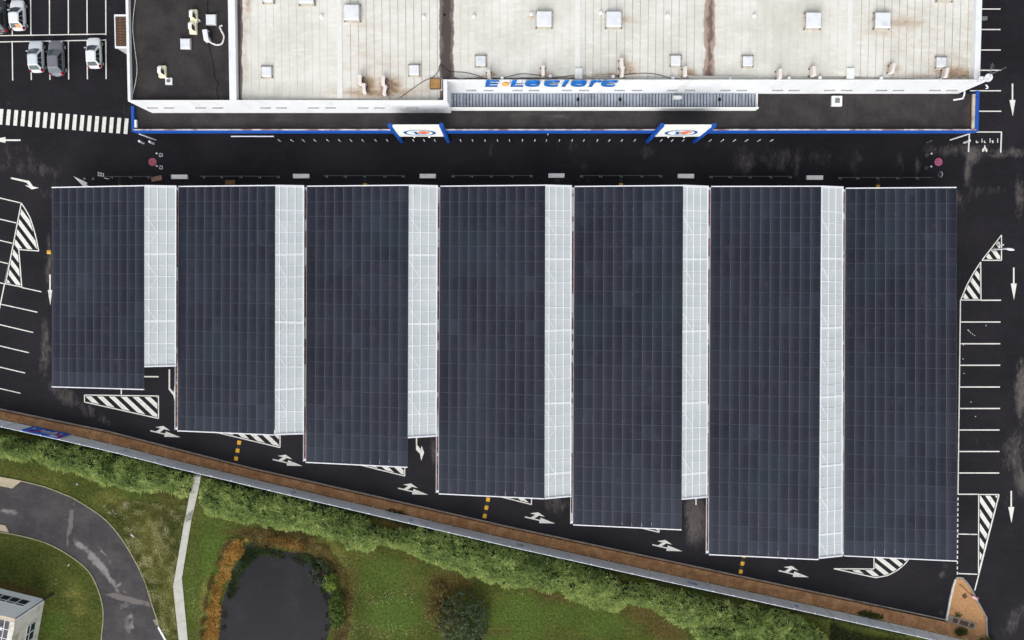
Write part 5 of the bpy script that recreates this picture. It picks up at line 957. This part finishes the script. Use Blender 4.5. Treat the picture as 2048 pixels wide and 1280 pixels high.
# dark round bush, rounded leaf clumps
BM = foliage_mat('bush_leaves', srgb(34, 44, 28), srgb(70, 84, 58), srgb(126, 136, 98), .55, .1)
def bush(px, py, rx_, ry_, h, n, lab, m=BM, nm='bush', clump=.33, leafs=26, tb=.42, cat='bush'):
    c0 = P(px, py, 0); r = thing(nm, c0, lab, cat); cs = []
    for k in range(n):
        a = rng.uniform(0, 6.28); q_ = rng.random() ** .5; el = math.sqrt(max(0, 1 - q_ * q_)); cs.append((c0.x + q_ * rx_ * math.cos(a), c0.y + q_ * ry_ * math.sin(a), .25 + h * el * rng.uniform(.55, 1), rng.normal(tb, .14)))
    C = []; D = []; T = []
    for (x, y, z, tt) in cs:
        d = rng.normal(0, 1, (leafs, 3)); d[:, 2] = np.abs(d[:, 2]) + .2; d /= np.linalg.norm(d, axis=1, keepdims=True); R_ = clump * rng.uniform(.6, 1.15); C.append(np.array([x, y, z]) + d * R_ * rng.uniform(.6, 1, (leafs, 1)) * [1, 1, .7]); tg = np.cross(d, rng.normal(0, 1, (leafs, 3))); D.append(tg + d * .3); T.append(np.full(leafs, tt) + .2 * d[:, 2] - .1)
    C = np.concatenate(C); D = np.concatenate(D); T = np.concatenate(T) + rng.normal(0, .08, len(C)); L = rng.uniform(.1, .22, len(C)); blades('foliage', C, D, L, L * .75, T, m, r)
    s_ = MB(); s_.tube([c0 + Vector((0, 0, -.1)), c0 + Vector((.1, 0, h * .4))], .12, 8, .08)
    for k in range(9): q_ = 2 * math.pi * k / 9; s_.tube([c0 + Vector((.1, 0, h * .3)), c0 + Vector((rx_ * .4 * math.cos(q_), ry_ * .4 * math.sin(q_), h * .55)), c0 + Vector((rx_ * .8 * math.cos(q_ + .2), ry_ * .8 * math.sin(q_ + .2), h * .6))], .06, 5, .02)
    s_.build('branches', mat('bark', srgb(70, 56, 44), .9, .2), r)
    return r
bush(930, 1233, 3.1, 3.5, 2.3, 300, 'dark rounded evergreen bush on the lawn at bottom centre')
OL = foliage_mat('olive_leaves', srgb(64, 58, 26), srgb(108, 96, 52), srgb(150, 136, 80), .7, .15)
bush(878, 1212, 1.7, 3.0, .9, 110, 'low olive brown bush hugging the left of the dark bush', OL, 'bush', .3, 18)
LM = foliage_mat('lime_leaves', srgb(36, 54, 22), srgb(74, 98, 38), srgb(126, 146, 58), .55, .2)
bush(677, 1214, .9, 2.4, 1.1, 110, 'bright green shrub on the right bank of the pond', LM, 'shrub', .3, 20, .45, 'shrub'); bush(664, 1160, .8, 1.1, 1.2, 40, 'lime green shrub at the upper right edge of the pond', LM, 'shrub', .3, 22, .9, 'shrub')
bush(645, 1146, 1.5, 1.8, .5, 60, 'dark waterside bush on the upper right edge of the pond', BM, 'bush', .25, 16, .3)
# orange dry reeds and bank vegetation as ground cover
RD = foliage_mat('dry_reeds', srgb(108, 84, 44), srgb(182, 136, 66), srgb(224, 186, 112), .8, .15); RG_ = foliage_mat('bank_weeds', srgb(62, 56, 32), srgb(118, 100, 60), srgb(164, 146, 96), .8, .15); WW = foliage_mat('water_weeds', srgb(24, 32, 22), srgb(44, 56, 34), srgb(84, 96, 52), .7, .1)
def cover(nm, pxs, n, m, lab, h=.4, L0=.12, L1=.35, wide=.18, tb=.5, spike=.8, cat='reeds'):
    poly = [tuple(P(a, b)[:2]) for a, b in pxs]; x, y = sample(poly, n); e = edist(poly, x, y) - .9 * (vnoise(x, y, .8, 41) - .35); k = rng.random(n) < np.clip(e / .4 + .1, 0, 1); x, y = x[k], y[k]; n = len(x); D = rng.normal(0, 1, (n, 3)); D[:, 2] = np.abs(D[:, 2]) * spike; L = rng.uniform(L0, L1, n)
    blades(nm, np.column_stack([x, y, rng.uniform(.02, 1, n) * h * (.3 + vnoise(x, y, .8, 6))]), D, L, L * wide, tb + .6 * (vnoise(x, y, .9, 2) - .5) + rng.normal(0, .13, n), m, None, label=lab, cat=cat, kind='stuff')
cover('reeds', [(474, 1075), (500, 1068), (512, 1076), (496, 1092), (484, 1112), (468, 1142), (456, 1172), (447, 1200), (442, 1240), (438, 1290), (406, 1290), (413, 1240), (418, 1190), (428, 1160), (442, 1120), (458, 1090)], 11000, RD, 'orange brown dry reeds along the left bank of the pond', .5)
cover('bank_plants', [(452, 1080), (474, 1076), (430, 1150), (416, 1200), (408, 1290), (396, 1290), (402, 1230), (414, 1170), (430, 1120)], 6000, RG_, 'tan weeds along the outer edge of the orange reeds', .3, cat='bank plants')
cover('bank_plants', [(470, 1060), (540, 1055), (600, 1062), (650, 1085), (680, 1120), (700, 1150), (705, 1200), (705, 1290), (660, 1290), (672, 1240), (686, 1200), (676, 1160), (655, 1125), (625, 1112), (570, 1104), (510, 1092), (480, 1080)], 14000, RG_, 'brownish green bank plants round the top and right of the pond', .35, cat='bank plants')
cover('reeds', [(520, 1075), (560, 1070), (610, 1080), (632, 1098), (600, 1100), (550, 1096)], 2200, RD, 'orange tinged reeds at the top of the pond', .4, tb=.35)
cover('water_plants', [(484, 1110), (505, 1084), (530, 1092), (580, 1106), (630, 1118), (646, 1140), (620, 1140), (580, 1122), (530, 1112), (500, 1126), (478, 1160), (460, 1200), (450, 1290), (440, 1290), (448, 1200), (462, 1150)], 6000, WW, 'dark water plants fringing the upper edge of the pond', .12, cat='water plants', tb=.35)
cover('water_plants', [(476, 1100), (505, 1082), (545, 1088), (585, 1100), (560, 1118), (530, 1116), (505, 1132), (486, 1160), (466, 1200), (452, 1200), (460, 1150)], 5000, LOW, 'green weeds crowding the upper left corner of the pond', .25, cat='water plants', tb=.3)
cover('water_plants', [(600, 1098), (640, 1112), (662, 1150), (664, 1180), (644, 1186), (632, 1150), (612, 1128), (590, 1112)], 3500, LOW, 'green weeds crowding the upper right corner of the pond', .25, cat='water plants', tb=.3)
cover('water_plants', [(640, 1170), (662, 1190), (668, 1240), (650, 1290), (640, 1290), (652, 1230), (648, 1200)], 1200, WW, 'dark water plants fringing the right edge of the pond', .12, cat='water plants', tb=.3)
n = 22000; poly = [tuple(P(a, b)[:2]) for a, b in [(205, 1010), (260, 1000), (340, 1010), (375, 1010), (345, 1170), (356, 1290), (332, 1278), (300, 1195), (275, 1125), (245, 1072)]]; x, y = sample(poly, n); D = rng.normal(0, 1, (n, 3)); D[:, 2] = np.abs(D[:, 2]); L = rng.uniform(.06, .2, n)
DG = foliage_mat('dry_grass', srgb(70, 74, 34), srgb(118, 118, 62), srgb(204, 200, 156), .8, .15)
blades('rough_grass', np.column_stack([x, y, rng.uniform(.0, .14, n)]), D, L, L * .3, .45 + 1.0 * (vnoise(x, y, .7, 12) - .45) + rng.normal(0, .15, n), DG, None, label='rough dry grass between the road bend and the path', cat='grass', kind='stuff')
# ================================================================== WHITE HOUSE, lower left
HB = 5.3; B0 = P(89.5, 1198.5, 0); dN = (P(0, 1176.5, 0) - B0).normalized(); dE = (P(74.5, 1281, 0) - B0).normalized()
hs_ = thing('house', B0 + dN * 4 + dE * 4, 'white two-tone building with a flat roof, cut by the lower left corner', 'building')
WH = mat('house_white', srgb(240, 245, 250), .6, .03, .7); WD2 = mat('house_weathered', srgb(222, 220, 212), .7, .05, .8, dirt=srgb(168, 164, 140), dscale=.9, dlo=.48, dhi=.7)
lenN, lenE = 14, 12; c_ = [B0, B0 + dN * lenN, B0 + dN * lenN + dE * lenE, B0 + dE * lenE]
def wallseg(a, b, inn, th, z0, z1, nm, m): 
    return MB().prism([a, b, b + inn * th, a + inn * th], z0, z1).build(nm, m, hs_)
wallseg(c_[0], c_[1], dE, .3, 0, HB, 'wall', WH); wallseg(c_[0] + dE * .3, c_[3], dN, .3, 0, HB - .002, 'wall', WD2)
wallseg(c_[1], c_[2], dE * 0 - dN, .3, 0, HB - .01, 'wall', WH) if False else None
MB().prism([c_[0] + dN * .3 + dE * .3, c_[1] + dE * .3, c_[2], c_[3] + dN * .3], 4.2, 4.45).build('roof', mat('house_roof', srgb(104, 100, 108), .8, .08), hs_)
def cap(a, b, inn, w_, m, z=HB): MB().prism([a, b, b + inn * w_, a + inn * w_], z, z + .07).build('parapet_cap', m, hs_)
cap(c_[0] + dE * .004 - dE * .06, c_[1] - dE * .06, dE, .5, mat('coping_stained', srgb(190, 176, 160), .8, .1, 2, dirt=srgb(214, 206, 196), dscale=1.2)); cap(c_[0] + dE * .45 - dN * .06, c_[3] - dN * .06, dN, .6, WD2)
MB().tube([c_[0] + Vector((.02, .02, .0)), c_[0] + Vector((.02, .02, HB + .02))], .07, 8).build('corner_trim', mat('trim_grey', srgb(110, 116, 124), .5), hs_)
mb = MB()
for k in range(1, 8): a = c_[0] + dN * .3 + dE * (.6 + k * 1.1); mb.beam((a.x, a.y, 4.95), (a + dN * 9).to_tuple()[:2] + (4.95,), .07, .06)
for k in range(1, 6): a = c_[0] + dE * .6 + dN * (.3 + k * 1.0); mb.beam((a.x, a.y, 5.02), (a + dE * 9).to_tuple()[:2] + (5.02,), .07, .06)
mb.build('roof_frame', STEELW, hs_)
for a, b in ((1.7, 1.6), (1.9, 3.8), (3.4, 2.0)): q = c_[0] + dN * a + dE * b; MB().prism([q, q + dN * .35 + dE * .3, q - dN * .1 + dE * .5], 4.46, 4.8).build('roof_vent', STEELW, hs_)
def winN(s0, s1, z0, z1, zm_):
    o_ = -dE * .01; a, b = B0 + dN * s0, B0 + dN * s1; w_ = MB(); w_.beam(a + o_ + Vector((0, 0, z0)), b + o_ + Vector((0, 0, z0)), .08, .09); w_.beam(a + o_ + Vector((0, 0, z1)), b + o_ + Vector((0, 0, z1)), .08, .09); w_.beam(a + o_ + Vector((0, 0, zm_)), b + o_ + Vector((0, 0, zm_)), .07, .09)
    n_ = max(1, round(abs(s1 - s0) / 1.1))
    for k in range(n_ + 1): q = a.lerp(b, k / n_) + o_; w_.box((q.x, q.y, (z0 + z1) / 2), (.11, .11, z1 - z0 - .09))
    w_ = w_.build('window', STEELW, hs_)
    for k in range(n_): p, q = a.lerp(b, (k + .06) / n_) - dE * .004, a.lerp(b, (k + .94) / n_) - dE * .004; MB().face([p + Vector((0, 0, z0)), q + Vector((0, 0, z0)), q + Vector((0, 0, z1)), p + Vector((0, 0, z1))]).build('pane', DGLASS, w_)
winN(.95, 5.4, 1.1, 2.6, 2.2)
def winE(s0, s1, z0, z1, zm_):
    o_ = -dN * .01; a, b = B0 + dE * s0, B0 + dE * s1; w_ = MB(); w_.beam(a + o_ + Vector((0, 0, z0)), b + o_ + Vector((0, 0, z0)), .08, .09); w_.beam(a + o_ + Vector((0, 0, z1)), b + o_ + Vector((0, 0, z1)), .08, .09); w_.beam(a + o_ + Vector((0, 0, zm_)), b + o_ + Vector((0, 0, zm_)), .07, .09)
    n_ = max(1, round(abs(s1 - s0) / 1.1))
    for k in range(n_ + 1): q = a.lerp(b, k / n_) + o_; w_.box((q.x, q.y, (z0 + z1) / 2), (.11, .11, z1 - z0 - .09))
    w_ = w_.build('window', STEELW, hs_)
    for k in range(n_): p, q = a.lerp(b, (k + .06) / n_) - dN * .004, a.lerp(b, (k + .94) / n_) - dN * .004; MB().face([p + Vector((0, 0, z0)), q + Vector((0, 0, z0)), q + Vector((0, 0, z1)), p + Vector((0, 0, z1))]).build('pane', DGLASS, w_)
winE(2.2, 6.6, 1.0, 2.6, 2.0)
a = P(88, 1200, .3); b = P(108, 1187, .02); MB().tube([B0 + Vector((.05, .05, .35)), Vector((b.x, b.y, .12))], .11, 8).build('drain_pipe', BLACK, label='short black pipe sticking out from the white building corner', cat='pipe')
# ================================================================== CARS
def paint(name, col, rough=.25): return mat(name, col, rough, .03, 1, .5)
GLS = mat('car_glass', srgb(30, 40, 46), .1, .1, 1, .6); GLSL = mat('car_windscreen', srgb(74, 88, 94), .1, .12, 1.5, .6); TYR = mat('tyre', srgb(24, 24, 26), .8, .1); RIM = mat('rim', srgb(176, 178, 182), .35, .1, 1, .5, .4)
TAIL = mat('tail_lens', srgb(150, 24, 44), .2, .1, 1, .5); HEAD = mat('head_lens', srgb(200, 208, 214), .15, .1, 1, .6); AMB = mat('amber_rear', srgb(240, 150, 90), .3, .1)
def car(loc, rz, L, Wd, H, col, lab, tail=1.0, hatch_=True, rearamber=False, scoop=0, nm='parked_car'):
    r = thing(nm, loc, lab, 'car', 'cars parked in the top left bays', rz); body = MB(); st = 15; hw = Wd / 2
    ys = [-1, -.985, -.93, -.82, -.66, -.5, -.3, -.1, .1, .3, .46, .62, .78, .9, .97, 1.0]
    rings = []
    for y in ys:
        ff = abs(y); wv = hw * (1 - .38 * max(0, (ff - .72) / .28) ** 2.2) ; belt = .86 * H / 1.48
        if y > .5: belt = belt - (y - .5) * .46 * (1 if y < .9 else 1.25)
        if y < -.8: belt -= (-.8 - y) * .9
        zb_ = .22 + (.16 * max(0, (ff - .85) / .15) ** 2)
        if ff >= 1: belt -= .12; zb_ += .12
        h_ = belt - zb_
        rings.append([(x_ * wv, y * L / 2, z_) for x_, z_ in ((-.82, zb_), (-.97, zb_ + .12 * h_), (-1, zb_ + .45 * h_), (-.985, zb_ + .75 * h_), (-.9, belt - .03), (-.62, belt + .02), (0, belt + .045), (.62, belt + .02), (.9, belt - .03), (.985, zb_ + .75 * h_), (1, zb_ + .45 * h_), (.97, zb_ + .12 * h_), (.82, zb_))])
    k0 = 0; n = 13
    for rg in rings: body.v += rg
    for i in range(len(ys) - 1):
        for j in range(n): q_ = (j + 1) % n; body.f.append((i * n + j, i * n + q_, (i + 1) * n + q_, (i + 1) * n + j)[::-1]); body.m.append(0); body.c.append(0)
    body.f.append(tuple(range(n))); body.f.append(tuple((len(ys) - 1) * n + j for j in range(n - 1, -1, -1))); body.m += [0, 0]; body.c += [0, 0]
    bo = body.build('body', col, r, world=False, smooth=True); m_ = bo.modifiers.new('sub', 'SUBSURF'); m_.levels = 1; m_.render_levels = 2
    zb2 = .84 * H / 1.48; yf0, yf1, yr1, yr0 = .46 * L / 2, .02 * L / 2, -.66 * L / 2 * tail, -.90 * L / 2 * tail; wb, wr = hw * .93, hw * .70; zr = H
    # cabin shell, grid lofted: rows of (y, half width, z) from base to roof
    bs = [(-wb, yr0 + .1, zb2), (-wb * .93, yr0, zb2), (wb * .93, yr0, zb2), (wb, yr0 + .1, zb2), (wb, yf0 - .22, zb2), (wb * .8, yf0 - .04, zb2), (0, yf0 + .06, zb2), (-wb * .8, yf0 - .04, zb2), (-wb, yf0 - .22, zb2)]
    tp = [(-wr, yr1 + .08, zr - .06), (-wr * .9, yr1, zr - .06), (wr * .9, yr1, zr - .06), (wr, yr1 + .08, zr - .06), (wr, yf1 - .12, zr - .06), (wr * .82, yf1 - .02, zr - .05), (0, yf1 + .04, zr - .04), (-wr * .82, yf1 - .02, zr - .05), (-wr, yf1 - .12, zr - .06)]
    cb = MB(); cb.hull(bs, tp); ins = [(a[0] * .82, (a[1] - (yf1 + yr1) / 2) * .86 + (yf1 + yr1) / 2, zr) for a in tp]; cb.hull(tp, ins); bevel(cb.build('cabin', col, r, world=False), .05, 3)
    lerp = lambda a, b, t_: Vector(a).lerp(Vector(b), t_)
    def pane(idx, t0, t1, e, nm, m_):
        g = MB(); 
        for a, b in zip(idx[:-1], idx[1:]):
            ua, ub = (e if a == idx[0] else 0), (e if b == idx[-1] else 0)
            A0, A1, B0_, B1 = lerp(bs[a], tp[a], t0), lerp(bs[a], tp[a], t1), lerp(bs[b], tp[b], t0), lerp(bs[b], tp[b], t1)
            q4 = [A0.lerp(B0_, ua), B0_.lerp(A0, ub), B1.lerp(A1, ub), A1.lerp(B1, ua)]; nn = (q4[1] - q4[0]).cross(q4[2] - q4[0]).normalized(); cen = (q4[0] + q4[2]) / 2
            if nn.dot(cen - Vector((0, (yf1 + yr1) / 2, 1.0))) < 0: nn = -nn
            g.face([p + nn * .012 for p in q4])
        g.build(nm, m_, r, world=False)
    pane([5, 6, 7], .05, .97, .02, 'windscreen', GLSL); pane([1, 2], .12, .93, .06, 'rear_window', GLSL)
    if rearamber:
        A0, B0_, A1, B1 = (lerp(bs[i], tp[i], u) for i, u in ((1, .2), (2, .2), (1, .8), (2, .8))); MB().face([A0.lerp(B0_, .5) + Vector((0, -.03, .02)), A0.lerp(B0_, .95) + Vector((0, -.03, .02)), A1.lerp(B1, .9) + Vector((0, -.03, .02)), A1.lerp(B1, .55) + Vector((0, -.03, .02))]).build('reflector', AMB, r, world=False)
    for s_, (a, b) in ((1, (3, 4)), (-1, (0, 8))):
        lo0, lo1, hi0, hi1 = Vector(bs[a]), Vector(bs[b]), Vector(tp[a]), Vector(tp[b])
        for f0, f1 in ((.06, .3), (.33, .62), (.65, .96)):
            q4 = [lo0.lerp(lo1, f0).lerp(hi0.lerp(hi1, f0), .1), lo0.lerp(lo1, f1).lerp(hi0.lerp(hi1, f1), .1), lo0.lerp(lo1, min(f1, .97)).lerp(hi0.lerp(hi1, min(f1, .97)), .9), lo0.lerp(lo1, f0).lerp(hi0.lerp(hi1, f0), .9)]; MB().face([p + Vector((s_ * .014, 0, .006)) for p in q4]).build('side_window', GLS, r, world=False)
        MB().hull([(s_ * (hw * .97), yf0 - .33, .86), (s_ * (hw * .97 + .17), yf0 - .36, .86), (s_ * (hw * .97 + .17), yf0 - .28, .86), (s_ * (hw * .97), yf0 - .24, .86)], [(s_ * (hw * .97), yf0 - .33, .98), (s_ * (hw * .97 + .15), yf0 - .36, .98), (s_ * (hw * .97 + .15), yf0 - .28, .98), (s_ * (hw * .97), yf0 - .24, .98)]).build('door_mirror', col, r, world=False)
        for yw_ in (.62, -.66):
            t_ = MB(); rr = .3; 
            a_ = [(s_ * (hw - .2), yw_ * L / 2 + rr * math.cos(q), rr + rr * math.sin(q)) for q in np.linspace(0, 6.283, 21)[:-1]]; b_ = [(s_ * (hw + .015), p[1], p[2]) for p in a_]; k = len(t_.v); t_.v += a_ + b_
            for i in range(20): t_.f.append((i, (i + 1) % 20, 20 + (i + 1) % 20, 20 + i)); t_.m.append(0); t_.c.append(0)
            t_.f.append(tuple(range(20, 40))); t_.m.append(0); t_.c.append(0); t_.f.append(tuple(range(19, -1, -1))); t_.m.append(0); t_.c.append(0)
            wh = t_.build('wheel', TYR, r, world=False)
            MB().face([(s_ * (hw + .02), yw_ * L / 2 + .2 * math.cos(q), rr + .2 * math.sin(q)) for q in np.linspace(0, 6.283, 17)[:-1]]).build('rim', RIM, wh, world=False)
        MB().hull([(s_ * hw * .98, -.80 * L / 2, .62), (s_ * hw * .97, -.93 * L / 2, .62), (s_ * hw * .72, -1.0 * L / 2, .62), (s_ * hw * .7, -.9 * L / 2, .62)], [(s_ * hw * .9, -.80 * L / 2, .93), (s_ * hw * .86, -.90 * L / 2, .93), (s_ * hw * .76, -.93 * L / 2, .93), (s_ * hw * .7, -.88 * L / 2, .93)]).build('tail_light', TAIL, r, world=False)
        MB().hull([(s_ * hw * .93, .80 * L / 2, .5), (s_ * hw * .86, .955 * L / 2, .5), (s_ * hw * .5, 1.0 * L / 2, .5), (s_ * hw * .55, .85 * L / 2, .5)], [(s_ * hw * .84, .80 * L / 2, .665), (s_ * hw * .78, .91 * L / 2, .62), (s_ * hw * .5, .955 * L / 2, .6), (s_ * hw * .52, .85 * L / 2, .665)]).build('headlight', HEAD, r, world=False)
    MB().box((0, -1.0 * L / 2 - .005, .5), (.5, .02, .12)).build('number_plate', HEAD, r, world=False)
    MB().tube([(0, yr1 + .15, zr), (0, yr1 + .02, zr + .14)], .015, 5).build('aerial', DARKM, r, world=False)
    return r
SIL = paint('silver_paint', srgb(204, 212, 218)); WHP = paint('white_paint', srgb(226, 230, 232)); GRY = paint('grey_paint', srgb(112, 112, 122)); BLK_ = paint('black_paint', srgb(40, 42, 48))
rr_ = math.radians(1.3)
car(P(79, 116), rr_, 3.72, 1.66, 1.45, SIL, 'silver hatchback parked left of the grey car'); car(P(119, 119), rr_, 4.15, 1.74, 1.5, GRY, 'dark grey car parked beside the silver hatchback')
car(P(194, 109), rr_, 3.6, 1.64, 1.45, WHP, 'white hatchback parked alone in the last bay'); car(P(42.5, 34), rr_, 3.55, 1.66, 1.5, WHP, 'white car with an orange rear window in the upper row', rearamber=True); car(P(6, 35), rr_, 4.0, 1.76, 1.5, BLK_, 'black car cut by the left edge of the frame')
